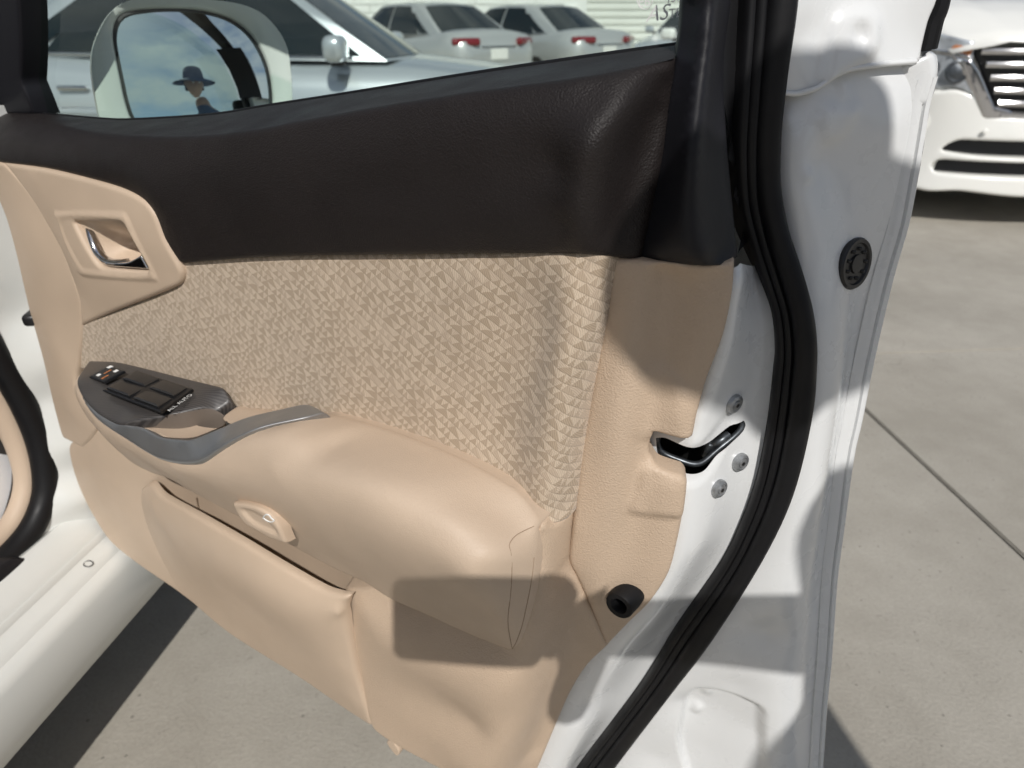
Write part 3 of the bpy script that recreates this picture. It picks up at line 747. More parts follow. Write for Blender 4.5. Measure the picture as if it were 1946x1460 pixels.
loft('window_frame_post', [[(a, .10, z), (b, .10, z), (b + .02, .20, z), (a + .04, .21, z)] for a, b, z in ((-.165, -.10, 1.245), (-.17, -.09, 1.30), (-.22, -.11, 1.38), (-.33, -.17, 1.44))], dark2, door)
tube('belt_moulding', [(-0.04, 0.245, 1.042), (-0.3, 0.25, 1.008), (-0.6, 0.24, 0.968), (-0.9, 0.225, 0.928), (-1.1, 0.21, 0.90)], 0.012, black, door, flat=1.3)
panel('belt_cover', [(-0.24, 0.10, 1.01, 1), (-1.12, 0.10, 0.885, 1), (-1.10, 0.21, 0.89, 1), (-0.24, 0.235, 1.01, 1)], black, door, step=0.05, fil=0, skirt=0, tilt=80)

# glass ----------------------------------------------------------------------------
pane = panel('window_glass', [(-1.26, 0.094, 0.94), (-0.15, 0.094, 1.02, 1), (-0.155, 0.09, 1.30, 1), (-0.22, 0.088, 1.40), (-0.33, 0.088, 1.44), (-0.60, 0.088, 1.42), (-0.84, 0.09, 1.32), (-1.06, 0.092, 1.16), (-1.24, 0.094, 1.02)], glass, door, step=0.05, fil=0, skirt=0.0)
tm = lambda p, s=1.0: Matrix.Translation(p) @ Matrix.Rotation(R(90), 4, 'X') @ Matrix.Rotation(R(5.5), 4, 'Z')
mk = [(-0.2168,0.092,1.1103),(-0.1949,0.092,1.1101),(-0.2098,0.092,1.1006),(-0.1933,0.092,1.1023)]
text_mesh('glass_marking', 'E6', 0.0098, ink_w, pane, tm(mk[0][:3]))
ringp = [(-0.2174,0.092,1.1179),(-0.2136,0.092,1.1205),(-0.2086,0.092,1.1191),(-0.2058,0.092,1.115),(-0.2078,0.092,1.1102),(-0.2113,0.092,1.1089),(-0.2152,0.092,1.1106),(-0.2175,0.092,1.1141)]
tube('glass_marking', ringp, 0.00035, ink_w, pane, res=5, closed=True)
text_mesh('glass_marking', '43R', 0.0088, ink_w, pane, tm([(-0.1964,0.092,1.1128)][0][:3]))
text_mesh('glass_marking', 'AS', 0.0150, ink_w, pane, tm(mk[2][:3]), shear=0.35)
text_mesh('glass_marking', 'TEMP', 0.0086, ink_w, pane, tm([(-0.1922,0.092,1.103)][0][:3]))

# dark upper trim --------------------------------------------------------------------
crest = [(-1.2087,0.076,0.9917),(-1.1104,0.068,0.992),(-1.0049,0.052,0.9934),(-0.8928,0.026,0.9923),(-0.7933,0.008,0.9933),(-0.6743,-0.003,0.9989),(-0.562,-0.008,1.0108),(-0.4186,-0.01,1.0365),(-0.3135,-0.011,1.0539),(-0.2318,-0.007,1.0659),(-0.2016,0.002,1.0708),(-0.1817,0.016,1.0752),(-0.1692,0.042,1.0783)]
belt = panel('belt_top', [(-1.2205,0.082,0.9927,1),(-1.138,0.082,0.9913),(-1.0435,0.082,0.9929),(-0.9108,0.082,0.9939),(-0.8442,0.082,0.9965),(-0.7016,0.082,1.0096),(-0.6101,0.082,1.0233),(-0.5001,0.082,1.0395),(-0.3628,0.082,1.0602),(-0.2586,0.082,1.075),(-0.1787,0.082,1.086,1)] + [crest[-1] + (1,)] + [(p[0], p[1] + 0.004, p[2] - 0.001) for p in crest[-2:0:-1]] + [crest[0] + (1,)], dark, door, step=0.007, fil=0.0, skirt=0.0, tilt=55, lam=2e-4)
up_out = [crest[0] + (1,)] + crest[1:-1] + [crest[-1] + (1,)] + [(-0.169,0.046,1.0568),(-0.1695,0.04,1.0109),(-0.1784,0.036,0.9369,1),(-0.1931,0.022,0.94),(-0.2053,0,0.9464),(-0.2137,-0.005,0.9472),(-0.3028,-0.007,0.9344),(-0.4135,-0.007,0.9168),(-0.5493,-0.007,0.8942),(-0.6846,-0.006,0.8663,1),(-0.6988,-0.008,0.8915),(-0.7066,-0.008,0.9189),(-0.7203,-0.008,0.9318),(-0.7541,-0.008,0.9399),(-0.8143,-0.008,0.9452),(-0.9004,-0.006,0.9481),(-0.9978,-0.004,0.9467),(-1.0816,0,0.9449,1)]
up_rails = [[(-0.167,0.033,1.0726),(-0.1741,0.024,1.0689),(-0.1778,0.012,1.0647),(-0.18,0.002,1.0589),(-0.1818,-0.008,1.0487),(-0.1877,-0.013,1.0256),(-0.1931,-0.014,1.0037),(-0.199,-0.012,0.9684),(-0.2033,-0.009,0.9537)],[(-0.1682,0.044,1.0657),(-0.1708,0.038,1.0492),(-0.1749,0.034,1.0278),(-0.1783,0.031,0.9997),(-0.1851,0.026,0.9576),(-0.1875,0.024,0.9448)],[(-0.1725,0.042,1.0597),(-0.1769,0.037,1.0449),(-0.1821,0.031,1.0249),(-0.1856,0.027,0.9997),(-0.193,0.022,0.9614),(-0.1944,0.02,0.9456)],[(-1.0793,0.02,0.9718),(-0.9286,0.004,0.9736),(-0.7764,-0.009,0.9711),(-0.6688,-0.013,0.9754),(-0.5172,-0.016,0.9933),(-0.3924,-0.018,1.0159),(-0.2928,-0.018,1.0357),(-0.2267,-0.016,1.0494),(-0.195,-0.011,1.0553)],[(-0.7223,-0.014,0.9524),(-0.6665,-0.016,0.9345),(-0.5235,-0.018,0.956),(-0.3974,-0.018,0.9742),(-0.294,-0.018,0.9929),(-0.225,-0.017,1.0103)],[(-0.6663,-0.012,0.9009),(-0.5361,-0.014,0.9192),(-0.4049,-0.014,0.9393),(-0.2977,-0.014,0.9558),(-0.2209,-0.014,0.9698)]]
upper = panel('upper_trim', up_out, dark, door, rails=up_rails, lam=4e-5, yaw=12, step=0.006, fil=0.006, skirt=0.02)
tube('belt_seal', [(-1.2353,0.088,0.9893),(-1.1508,0.088,0.9894),(-1.0552,0.088,0.9911),(-0.921,0.088,0.9921),(-0.8536,0.088,0.9947),(-0.7094,0.088,1.008),(-0.6168,0.088,1.0219),(-0.5056,0.088,1.0383),(-0.3668,0.088,1.0594),(-0.2613,0.088,1.0744),(-0.1814,0.088,1.0851)], 0.0028, rubber, door, n=5)

# rear garnish of the window frame -----------------------------------------------------
gar = panel('frame_garnish', [(-0.1705,0.054,1.0948),(-0.1705,0.05,1.079),(-0.172,0.046,1.0567),(-0.1733,0.043,1.0102),(-0.1844,0.042,0.9356,1),(-0.1286,0.044,0.9384),(-0.1195,0.062,0.937),(-0.1147,0.078,0.9384,1),(-0.1263,0.084,0.9787),(-0.1372,0.084,1.026),(-0.1463,0.086,1.0745),(-0.1476,0.09,1.1142),(-0.1521,0.094,1.1755),(-0.1564,0.096,1.2363,1),(-0.1791,0.06,1.2316,1),(-0.1763,0.06,1.1732),(-0.1722,0.057,1.1138)], dark2, door,
    rails=[[(-0.1585,0.052,1.2226),(-0.1543,0.046,1.1701),(-0.1493,0.04,1.1131),(-0.1467,0.035,1.0828),(-0.1455,0.028,1.0529),(-0.1447,0.022,1.0222),(-0.1423,0.022,0.9947),(-0.1364,0.025,0.9656),(-0.1296,0.031,0.9485)],[(-0.1587,0.072,1.2266),(-0.1541,0.068,1.1727),(-0.1486,0.062,1.1136),(-0.1462,0.058,1.0821),(-0.1432,0.052,1.0494),(-0.1395,0.048,1.0152),(-0.1345,0.048,0.9848),(-0.1285,0.052,0.9592),(-0.1239,0.058,0.9423)],[(-0.1598,0.052,1.1135),(-0.1578,0.046,1.0822),(-0.157,0.038,1.0566),(-0.1565,0.032,1.0196),(-0.1578,0.03,0.9796),(-0.1611,0.031,0.9458)]], step=0.0055, fil=0.003, skirt=0.02, lam=1e-4, yaw=22)

panel('frame_channel', [(-0.1845,0.112,1.243,1),(-0.1589,0.13,1.2437,1),(-0.1443,0.13,1.115),(-0.1391,0.13,1.043),(-0.1342,0.134,0.991),(-0.1207,0.142,0.939),(-0.1227,0.112,0.9318,1),(-0.1387,0.104,1.0073),(-0.1551,0.104,1.0806),(-0.1626,0.104,1.1147)], black, door, step=0.02, fil=0, skirt=0)

# fabric insert --------------------------------------------------------------------------
fab = panel('fabric_insert', [(-0.692,0,0.8677),(-0.5567,0,0.895),(-0.4193,0,0.9175),(-0.3073,0,0.9349),(-0.2191,-0.003,0.9487),(-0.2034,0.005,0.9474),(-0.1931,0.024,0.9399,1),(-0.1985,0.026,0.8905),(-0.2067,0.027,0.8255),(-0.2125,0.025,0.7646),(-0.2174,0.02,0.6944,1),(-0.2197,0.004,0.6922),(-0.2255,-0.006,0.6937),(-0.2347,-0.009,0.6969),(-0.2452,-0.009,0.71),(-0.2674,-0.004,0.7146),(-0.3297,0,0.7236),(-0.4093,0.002,0.7278),(-0.4818,0.002,0.7253),(-0.5509,0.002,0.7108),(-0.6572,0.002,0.6927),(-0.7424,0.002,0.6989),(-0.8355,0.002,0.6904),(-0.9468,0.002,0.6709),(-0.9892,0.002,0.6648,1),(-0.963,0.001,0.7035),(-0.9339,0,0.7418),(-0.86,0,0.7733),(-0.7589,0,0.8148),(-0.6986,0,0.8418,1)], fabric, door,
    rails=[[(-0.2169,-0.004,0.9404),(-0.2141,-0.004,0.9161),(-0.2125,-0.003,0.8902),(-0.216,-0.004,0.8535),(-0.2232,-0.005,0.8034),(-0.2289,-0.007,0.7607),(-0.2331,-0.009,0.7214)],[(-0.2076,0.002,0.9402),(-0.2059,0.003,0.9154),(-0.2054,0.004,0.8803),(-0.2118,0.005,0.8316),(-0.2172,0.003,0.775),(-0.2231,0,0.7251)],[(-0.2391,-0.002,0.9364),(-0.24,0.001,0.9099),(-0.2401,0.003,0.8732),(-0.2543,0.004,0.8108),(-0.2671,0.004,0.7532)],[(-0.2021,0.013,0.9381),(-0.2017,0.014,0.8953),(-0.2087,0.015,0.8304),(-0.2152,0.014,0.7697),(-0.2203,0.01,0.7141)]], ctrl=[(-0.4285,0.002,0.8548),(-0.3123,0.004,0.8524),(-0.5772,0.002,0.8135),(-0.7677,0.001,0.761),(-0.3731,0.003,0.785),(-0.4867,-0.001,0.8872),(-0.3065,-0.002,0.917)],
    step=0.0062, fil=0.005, skirt=0.02)

# beige rear side panel -----------------------------------------------------------------------
side = panel('rear_side_panel', [(-0.1991,0.026,0.9393,1),(-0.1598,0.034,0.9391),(-0.1292,0.046,0.9386),(-0.1132,0.062,0.94,1),(-0.1117,0.063,0.9136),(-0.1138,0.063,0.878),(-0.1213,0.062,0.8392),(-0.1252,0.06,0.8043),(-0.1266,0.06,0.7815),(-0.1296,0.058,0.7801,1),(-0.1398,0.056,0.7812),(-0.1585,0.052,0.7835,1),(-0.1609,0.052,0.7726),(-0.1607,0.052,0.7596,1),(-0.1525,0.054,0.7489),(-0.1317,0.06,0.7434,1),(-0.1273,0.062,0.737),(-0.1267,0.063,0.6988),(-0.1283,0.063,0.6633),(-0.1324,0.063,0.6241),(-0.1463,0.062,0.5822),(-0.1652,0.062,0.5447),(-0.1884,0.06,0.4983,1),(-0.2046,0.044,0.564),(-0.2174,0.034,0.6064),(-0.2234,0.029,0.6272),(-0.22,0.025,0.6741,1),(-0.2159,0.027,0.7624),(-0.2095,0.028,0.8244),(-0.202,0.028,0.8891)], cream, door, yaw=22,
    rails=[[(-0.1706,0.033,0.9335),(-0.1716,0.033,0.9122),(-0.1718,0.033,0.8487),(-0.1739,0.034,0.7718),(-0.1783,0.035,0.7136),(-0.1884,0.038,0.6263),(-0.1929,0.04,0.5745)],[(-0.1617,0.044,0.9319),(-0.1633,0.045,0.8923),(-0.1645,0.046,0.8451),(-0.1674,0.046,0.794),(-0.1681,0.046,0.7103),(-0.1729,0.047,0.6329),(-0.1786,0.05,0.5731)],[(-0.128,0.052,0.9309),(-0.1288,0.053,0.8963),(-0.134,0.053,0.8399),(-0.1431,0.052,0.8031)],[(-0.1388,0.054,0.7333),(-0.1409,0.054,0.6915),(-0.1477,0.054,0.6451),(-0.1689,0.054,0.5744)]], step=0.0055, fil=0.005, skirt=0.02,
    emb=[([(-0.1365,0.05,0.8309),(-0.1303,0.05,0.7767),(-0.1659,0.05,0.7765),(-0.1767,0.05,0.7893),(-0.1698,0.05,0.847)], -0.004, 0.006), ([(-0.1626,0.052,0.7489),(-0.1215,0.052,0.7433),(-0.1194,0.052,0.7001),(-0.1409,0.052,0.6988),(-0.1725,0.052,0.6977),(-0.1685,0.052,0.7241)], -0.0055, 0.0035)])

# beige lower panels -----------------------------------------------------------------------------
lowp = panel('lower_panel', [(-0.4892,-0.018,0.5038,1),(-0.4907,-0.022,0.4379),(-0.4876,-0.02,0.3658),(-0.4764,-0.017,0.2695),(-0.4648,-0.017,0.2616),(-0.4301,-0.017,0.2581),(-0.3552,-0.017,0.2619),(-0.3041,-0.012,0.2527),(-0.2847,0.04,0.1646,1),(-0.2664,0.058,0.2423),(-0.2395,0.06,0.3575),(-0.2284,0.061,0.4015),(-0.2103,0.061,0.4552),(-0.1868,0.06,0.5016,1),(-0.2042,0.043,0.5643),(-0.2169,0.033,0.6067),(-0.2229,0.028,0.6274),(-0.2184,0.021,0.694,1),(-0.2207,0.006,0.6928),(-0.2245,-0.01,0.695),(-0.228,-0.026,0.7041),(-0.2429,-0.018,0.6578),(-0.2734,-0.01,0.6121),(-0.3799,-0.01,0.5561)], cream, door, yaw=15, lam=1.5e-4,
    rails=[[(-0.2295,-0.025,0.6976),(-0.2307,-0.025,0.6485),(-0.2363,-0.025,0.5743),(-0.2469,-0.024,0.494),(-0.2651,-0.02,0.4129),(-0.2865,-0.017,0.3221),(-0.3071,-0.013,0.262)],[(-0.2231,-0.008,0.6835),(-0.2236,-0.006,0.6316),(-0.2283,-0.002,0.5577),(-0.2381,0.004,0.4783),(-0.2537,0.01,0.3951),(-0.2788,0.018,0.2837),(-0.3022,0.022,0.2087)],[(-0.2252,0.022,0.629),(-0.2186,0.028,0.5793),(-0.2209,0.034,0.5214),(-0.2325,0.036,0.4656),(-0.246,0.04,0.4025),(-0.2724,0.044,0.2862)],[(-0.4543,-0.026,0.5027),(-0.3981,-0.029,0.5094),(-0.3332,-0.03,0.5206),(-0.2631,-0.028,0.5413)],[(-0.4476,-0.022,0.3818),(-0.3835,-0.022,0.3839),(-0.3097,-0.021,0.3892)]], step=0.0065, fil=0.004, skirt=0.03,
    emb=[])
panel('trim_clip', [(-0.458,-0.008,0.243),(-0.4481,-0.008,0.254),(-0.437,-0.008,0.2404),(-0.4435,-0.008,0.2273)], smooth_b, lowp, step=0.003, fil=0.002, skirt=0.02, off=-0.004)
lowf = panel('lower_front_panel', [(-0.9805,0,0.5718,1),(-1.0828,0.006,0.5059),(-1.097,0.006,0.4616),(-1.0955,0.006,0.4124),(-1.0827,0.006,0.3701),(-1.0515,0.006,0.3252),(-0.9855,0.006,0.3042),(-0.8971,0.006,0.2909),(-0.8571,0.008,0.2773,1),(-0.7188,0.022,0.2799),(-0.5687,0.022,0.2976,1),(-0.4846,0.014,0.4671,1),(-0.4896,0.014,0.4946),(-0.6048,0.016,0.5026),(-0.71,0.016,0.5132),(-0.7804,0.01,0.5263),(-0.8387,0.002,0.5636),(-0.8992,0,0.5803)], smooth_b, door,
    rails=[[(-0.9771,-0.003,0.5308),(-0.9533,-0.004,0.4925),(-0.94,-0.003,0.4336),(-0.9149,0,0.3756),(-0.8718,0.003,0.329)],[(-0.8093,0.012,0.4875),(-0.7562,0.018,0.4668),(-0.6358,0.018,0.4525),(-0.5329,0.018,0.4541)]], step=0.008, fil=0.005, skirt=0.03)
tube('pocket_wall_seam', [(-0.7836,0.009,0.5116),(-0.7894,0.012,0.4903),(-0.7896,0.012,0.4708)], 0.0009, seamm, lowf, res=5)
pocket = panel('map_pocket', [(-0.8788,-0.012,0.5049,1),(-0.8469,-0.014,0.5264),(-0.8051,-0.026,0.5276),(-0.7056,-0.04,0.5383),(-0.623,-0.046,0.5378),(-0.5551,-0.046,0.5283),(-0.4985,-0.042,0.5173),(-0.4734,-0.038,0.5172),(-0.4638,-0.036,0.5193,1),(-0.472,-0.036,0.5001),(-0.4758,-0.034,0.4565),(-0.4789,-0.028,0.3788),(-0.4758,-0.016,0.2667,1),(-0.5215,-0.014,0.2673),(-0.6068,-0.014,0.2802),(-0.7519,-0.01,0.284),(-0.8386,-0.006,0.3036),(-0.8711,-0.004,0.3146,1),(-0.8888,-0.006,0.3653),(-0.8946,-0.01,0.4274),(-0.8893,-0.012,0.4769)], smooth_b, door,
    rails=[[(-0.8328,-0.026,0.5032),(-0.774,-0.036,0.5056),(-0.685,-0.048,0.5102),(-0.5845,-0.054,0.5099),(-0.5055,-0.05,0.498),(-0.4754,-0.044,0.4931)],[(-0.8421,-0.022,0.4603),(-0.7797,-0.032,0.4369),(-0.6636,-0.042,0.4325),(-0.564,-0.042,0.4095),(-0.496,-0.034,0.3842)],[(-0.763,-0.02,0.3571),(-0.6539,-0.025,0.3414),(-0.5567,-0.026,0.3318),(-0.4968,-0.024,0.316)]], step=0.0065, fil=0.0055, skirt=0.004)

# hinge-side strip and inner handle --------------------------------------------------------------
front = panel('front_strip', [(-1.0848,0.002,0.9463,1),(-1.0013,-0.002,0.9473),(-0.9631,-0.003,0.927),(-0.9384,-0.003,0.901),(-0.9239,-0.003,0.8768),(-0.9109,-0.003,0.8469),(-0.9066,-0.003,0.8163),(-0.9069,-0.003,0.7868),(-0.9259,-0.002,0.7419),(-0.9628,-0.003,0.6797),(-0.9808,-0.005,0.6449),(-0.978,-0.005,0.6075),(-0.9617,-0.005,0.5764,1),(-0.9969,-0.003,0.5449),(-1.032,0,0.5193,1),(-1.0915,0.004,0.5159,1),(-1.0926,0.004,0.531),(-1.0863,0.004,0.5825),(-1.0716,0.004,0.6664),(-1.0644,0.004,0.7416),(-1.0486,0.004,0.8342),(-1.0524,0.006,0.8883),(-1.0952,0.012,0.9619,1)], smooth_b, door,
    ctrl=[(-0.9738,-0.006,0.8576),(-0.9663,-0.006,0.7813),(-0.9904,-0.006,0.6841),(-1.0153,-0.006,0.5933)], step=0.0075, fil=0.006, skirt=0.03)
hole_h = [(-0.8543,-0.01,0.8911),(-0.8486,-0.01,0.8943),(-0.7559,-0.01,0.9047),(-0.7513,-0.01,0.9024),(-0.7335,-0.01,0.8567),(-0.7381,-0.01,0.8517),(-0.8141,-0.01,0.8432),(-0.8297,-0.01,0.8472)]
handle_panel = panel('handle_panel', [(-1.0304,0,0.9459,1),(-0.8946,-0.009,0.9491),(-0.809,-0.011,0.9462),(-0.7475,-0.012,0.9413),(-0.7141,-0.012,0.9333),(-0.7005,-0.012,0.9205),(-0.6942,-0.011,0.8929),(-0.6841,-0.008,0.8652),(-0.6842,-0.007,0.8554),(-0.6906,-0.006,0.845),(-0.7023,-0.007,0.8378),(-0.7478,-0.007,0.8184),(-0.8512,-0.005,0.776),(-0.927,-0.003,0.7435,1),(-0.9106,-0.004,0.785),(-0.9114,-0.004,0.8144),(-0.916,-0.004,0.8444),(-0.9301,-0.004,0.8723),(-0.9443,-0.004,0.8973),(-0.9665,-0.003,0.921),(-0.9966,-0.002,0.9452)], smooth_b, door,
    rails=[[(-0.9265,-0.008,0.9375),(-0.8612,-0.011,0.9294),(-0.7812,-0.013,0.9237),(-0.7286,-0.014,0.913),(-0.7065,-0.012,0.8839)],[(-0.913,-0.007,0.8824),(-0.8967,-0.008,0.8221),(-0.8609,-0.009,0.8012),(-0.7877,-0.01,0.8244),(-0.7138,-0.009,0.8493)]], step=0.0032, fil=0.005, skirt=0.018, holes=[hole_h],
    emb=[([(-0.8959,-0.01,0.8972),(-0.8864,-0.01,0.899),(-0.7499,-0.01,0.9153),(-0.7443,-0.01,0.9108),(-0.7259,-0.01,0.8445),(-0.7335,-0.01,0.8413),(-0.8655,-0.01,0.8257),(-0.8788,-0.01,0.8296)], -0.0025, 0.0022), ([(-0.8801,-0.01,0.8922),(-0.7586,-0.01,0.9073),(-0.7545,-0.01,0.9037),(-0.7371,-0.01,0.8494),(-0.8573,-0.01,0.8344),(-0.8665,-0.01,0.8375)], 0.0016, 0.002)])
cup = panel('handle_recess', [(-0.8634,-0.008,0.892),(-0.8555,-0.008,0.8955),(-0.7543,-0.008,0.9068),(-0.7499,-0.008,0.9039),(-0.7317,-0.008,0.854),(-0.7395,-0.008,0.8478),(-0.8232,-0.008,0.8386),(-0.8398,-0.008,0.8431)], smooth_b, handle_panel,
    ctrl=[(-0.8966,0.022,0.8682),(-0.8239,0.022,0.8778),(-0.8,0.014,0.8447),(-0.8561,0.022,0.8372),(-0.8727,0.026,0.8505),(-0.8246,0.024,0.8579),(-0.8829,0.022,0.85)], step=0.004, fil=0, skirt=0)
tube('pull_lever', [(-0.8564,0.002,0.8882),(-0.8461,-0.002,0.8829),(-0.8378,-0.006,0.8711),(-0.8298,-0.008,0.8588),(-0.8165,-0.008,0.8519),(-0.8008,-0.006,0.8513),(-0.7883,0,0.8528)], lambda s: 0.0052 - 0.001 * abs(2*s-1), chrome, handle_panel, res=10, flat=0.55)
panel('lever_bezel', [(-0.8307,-0.009,0.8461),(-0.8104,-0.01,0.8496),(-0.7737,-0.011,0.8562),(-0.7443,-0.011,0.8686,1),(-0.7374,-0.01,0.8536,1),(-0.8153,-0.009,0.8441)], chrome, handle_panel, step=0.003, fil=0.002, skirt=0.012)

# armrest -------------------------------------------------------------------------------------------
cup_rim = [(-0.7144,-0.082,0.6981,1),(-0.6896,-0.07,0.7054),(-0.6661,-0.056,0.71),(-0.6536,-0.034,0.7082),(-0.6453,-0.026,0.7032),(-0.6335,-0.026,0.6983),(-0.5909,-0.06,0.719,1),(-0.5878,-0.078,0.7221),(-0.606,-0.087,0.7136),(-0.6311,-0.09,0.7069),(-0.6584,-0.091,0.7018),(-0.6851,-0.089,0.7001)]
arm_out = [(-0.6649,0.002,0.6977),(-0.5632,-0.006,0.7165),(-0.4972,-0.008,0.7329),(-0.4727,-0.006,0.7382),(-0.4009,-0.007,0.7412),(-0.3231,-0.009,0.7373),(-0.2616,-0.014,0.7275),(-0.2404,-0.018,0.7165),(-0.2291,-0.022,0.7067),(-0.2301,-0.028,0.7052,1),(-0.2274,-0.034,0.6764),(-0.2295,-0.035,0.6393),(-0.2362,-0.034,0.5961),(-0.2452,-0.032,0.5605),(-0.254,-0.03,0.5424,1),(-0.2996,-0.03,0.5384),(-0.3648,-0.032,0.5403),(-0.4056,-0.034,0.5424),(-0.4376,-0.038,0.5548),(-0.4692,-0.044,0.5618),(-0.5236,-0.05,0.5743),(-0.6071,-0.056,0.5909),(-0.6692,-0.06,0.6015),(-0.7108,-0.062,0.6093),(-0.7469,-0.064,0.6089),(-0.7799,-0.066,0.6146),(-0.8325,-0.066,0.6421),(-0.8622,-0.062,0.6591),(-0.8839,-0.056,0.6771),(-0.8945,-0.048,0.6874),(-0.9056,-0.028,0.6944),(-0.9203,-0.006,0.691),(-0.8281,0,0.7022),(-0.7399,0.002,0.7069)]
arm_rails = [[(-0.8588,-0.062,0.6975),(-0.8379,-0.073,0.6919),(-0.7918,-0.084,0.6803),(-0.7284,-0.091,0.675),(-0.6732,-0.095,0.6723),(-0.632,-0.097,0.6787),(-0.5963,-0.097,0.6905),(-0.5795,-0.095,0.7007),(-0.5505,-0.088,0.7224),(-0.5281,-0.078,0.7369),(-0.5118,-0.064,0.743),(-0.4884,-0.041,0.7467),(-0.4823,-0.022,0.7427)],[(-0.6372,-0.098,0.6694),(-0.572,-0.099,0.6874),(-0.5139,-0.099,0.704),(-0.4485,-0.099,0.7128),(-0.3903,-0.098,0.7192),(-0.3332,-0.095,0.7194),(-0.2819,-0.09,0.7162),(-0.2469,-0.08,0.708),(-0.2358,-0.066,0.6967)],[(-0.7895,-0.082,0.6544),(-0.6802,-0.09,0.6539),(-0.6083,-0.09,0.6575),(-0.516,-0.087,0.6553),(-0.4471,-0.084,0.6498),(-0.3839,-0.08,0.6459),(-0.3244,-0.077,0.6379),(-0.2725,-0.068,0.627),(-0.2507,-0.058,0.6098)],[(-0.5447,-0.098,0.7055),(-0.4936,-0.092,0.7311),(-0.4616,-0.08,0.7446),(-0.4461,-0.054,0.7461),(-0.443,-0.028,0.7443)],[(-0.4334,-0.054,0.7411),(-0.3909,-0.058,0.7434),(-0.3441,-0.056,0.7423),(-0.3057,-0.054,0.7375),(-0.2569,-0.046,0.7166),(-0.2404,-0.038,0.7068)],[(-0.4755,-0.097,0.725),(-0.4305,-0.086,0.7365),(-0.3829,-0.082,0.7416),(-0.3375,-0.08,0.7395),(-0.2855,-0.076,0.7295),(-0.2502,-0.066,0.7144)],[(-0.235,-0.062,0.6854),(-0.2383,-0.06,0.6494),(-0.2453,-0.052,0.604)]]
arm = panel('armrest', arm_out, leather, door, rails=arm_rails, step=0.006, fil=0.004, skirt=0.03, skd=(0, 1, 0), tilt=35, holes=[[(-0.9014,-0.014,0.6918),(-0.8159,-0.008,0.704),(-0.7312,-0.006,0.7104),(-0.6599,-0.006,0.7147),(-0.6465,-0.012,0.7114),(-0.6313,-0.03,0.7016),(-0.591,-0.062,0.7219,1),(-0.5837,-0.078,0.7252),(-0.6035,-0.088,0.7149),(-0.6285,-0.091,0.7082),(-0.6564,-0.092,0.7036),(-0.6976,-0.09,0.7023),(-0.7229,-0.088,0.7),(-0.7821,-0.082,0.6956),(-0.8241,-0.07,0.7),(-0.8495,-0.058,0.7032),(-0.8902,-0.03,0.6959)]])
tube('seam', on(arm, catmull3([(-0.2301,-0.03,0.7071),(-0.2297,-0.048,0.7152),(-0.2306,-0.06,0.7126),(-0.2334,-0.063,0.6955),(-0.2383,-0.06,0.6616),(-0.2429,-0.056,0.6249),(-0.2465,-0.05,0.5949),(-0.2529,-0.032,0.5463)], 5), 0.0001), 0.00045, seamm, arm, res=5, n=0)
tube('seam', on(arm, catmull3([(-0.228,-0.036,0.6777),(-0.2286,-0.038,0.6485),(-0.2309,-0.039,0.6228),(-0.2357,-0.038,0.5965),(-0.243,-0.036,0.5704),(-0.2523,-0.032,0.5467)], 5), 0.0001), 0.00045, seamm, arm, res=5, n=0)
cr_ = np.array([p[:3] for p in catmull3(cup_rim, 4, True)]); cc_ = cr_.mean(0)
loft('grip_cup', [[tuple(cc_ + (p - cc_) * k + np.array([0, 0.004 * (1 - k), -dz])) for p in cr_] for k, dz in ((1.03, -0.001), (1.0, 0.002), (0.96, 0.018), (0.9, 0.045), (0.75, 0.062), (0.35, 0.068), (0.03, 0.069))], taupe, arm, cap=False, angle=70)
bez = panel('grip_bezel', [(-0.8518,-0.064,0.7053,1),(-0.8237,-0.079,0.6992),(-0.7791,-0.09,0.6876),(-0.7163,-0.097,0.6833),(-0.6622,-0.101,0.6799),(-0.6214,-0.103,0.687),(-0.5881,-0.103,0.6979),(-0.5727,-0.101,0.7069),(-0.543,-0.094,0.7298),(-0.5211,-0.084,0.7439),(-0.5053,-0.07,0.7497),(-0.4812,-0.047,0.7535),(-0.4733,-0.029,0.7529,1),(-0.4955,-0.018,0.7476),(-0.5156,-0.014,0.7439),(-0.5368,-0.027,0.7386),(-0.5593,-0.052,0.735),(-0.5767,-0.07,0.7276),(-0.6015,-0.09,0.716),(-0.6234,-0.092,0.7097),(-0.6532,-0.094,0.7049),(-0.6862,-0.092,0.7053),(-0.7172,-0.092,0.6996),(-0.7407,-0.09,0.6938),(-0.7823,-0.086,0.6947),(-0.8282,-0.074,0.6978)], satin, arm, step=0.004, fil=0.003, skirt=0.012, tilt=45)
swp = panel('switch_panel', [(-0.9196,-0.008,0.6959,1),(-0.8583,-0.008,0.7088),(-0.8157,-0.006,0.7121),(-0.729,-0.004,0.7165),(-0.6569,-0.004,0.7215),(-0.6483,-0.005,0.716),(-0.6403,-0.008,0.7091,1),(-0.6482,-0.024,0.7014,1),(-0.6564,-0.032,0.7072),(-0.6752,-0.06,0.7073),(-0.7071,-0.086,0.7023,1),(-0.7194,-0.091,0.6978),(-0.741,-0.09,0.693),(-0.7827,-0.086,0.6938),(-0.8286,-0.074,0.697),(-0.856,-0.062,0.7033),(-0.8842,-0.04,0.7009)], striped, arm, step=0.005, fil=0.003, skirt=0.01, tilt=70, off=-0.002)
tA, tB, tC, tD = [Vector(p[:3]) for p in [(-0.7985,-0.064,0.7083),(-0.7879,-0.024,0.7198),(-0.6838,-0.024,0.7215),(-0.6709,-0.076,0.7197)]]
t_n = ((tC - tB).cross(tB - tA)).normalized()
if t_n.z < 0: t_n = -t_n
def on_tray(s, t, h): return (tB * (1 - s) + tC * s) * (1 - t) + (tA * (1 - s) + tD * s) * t + t_n * h
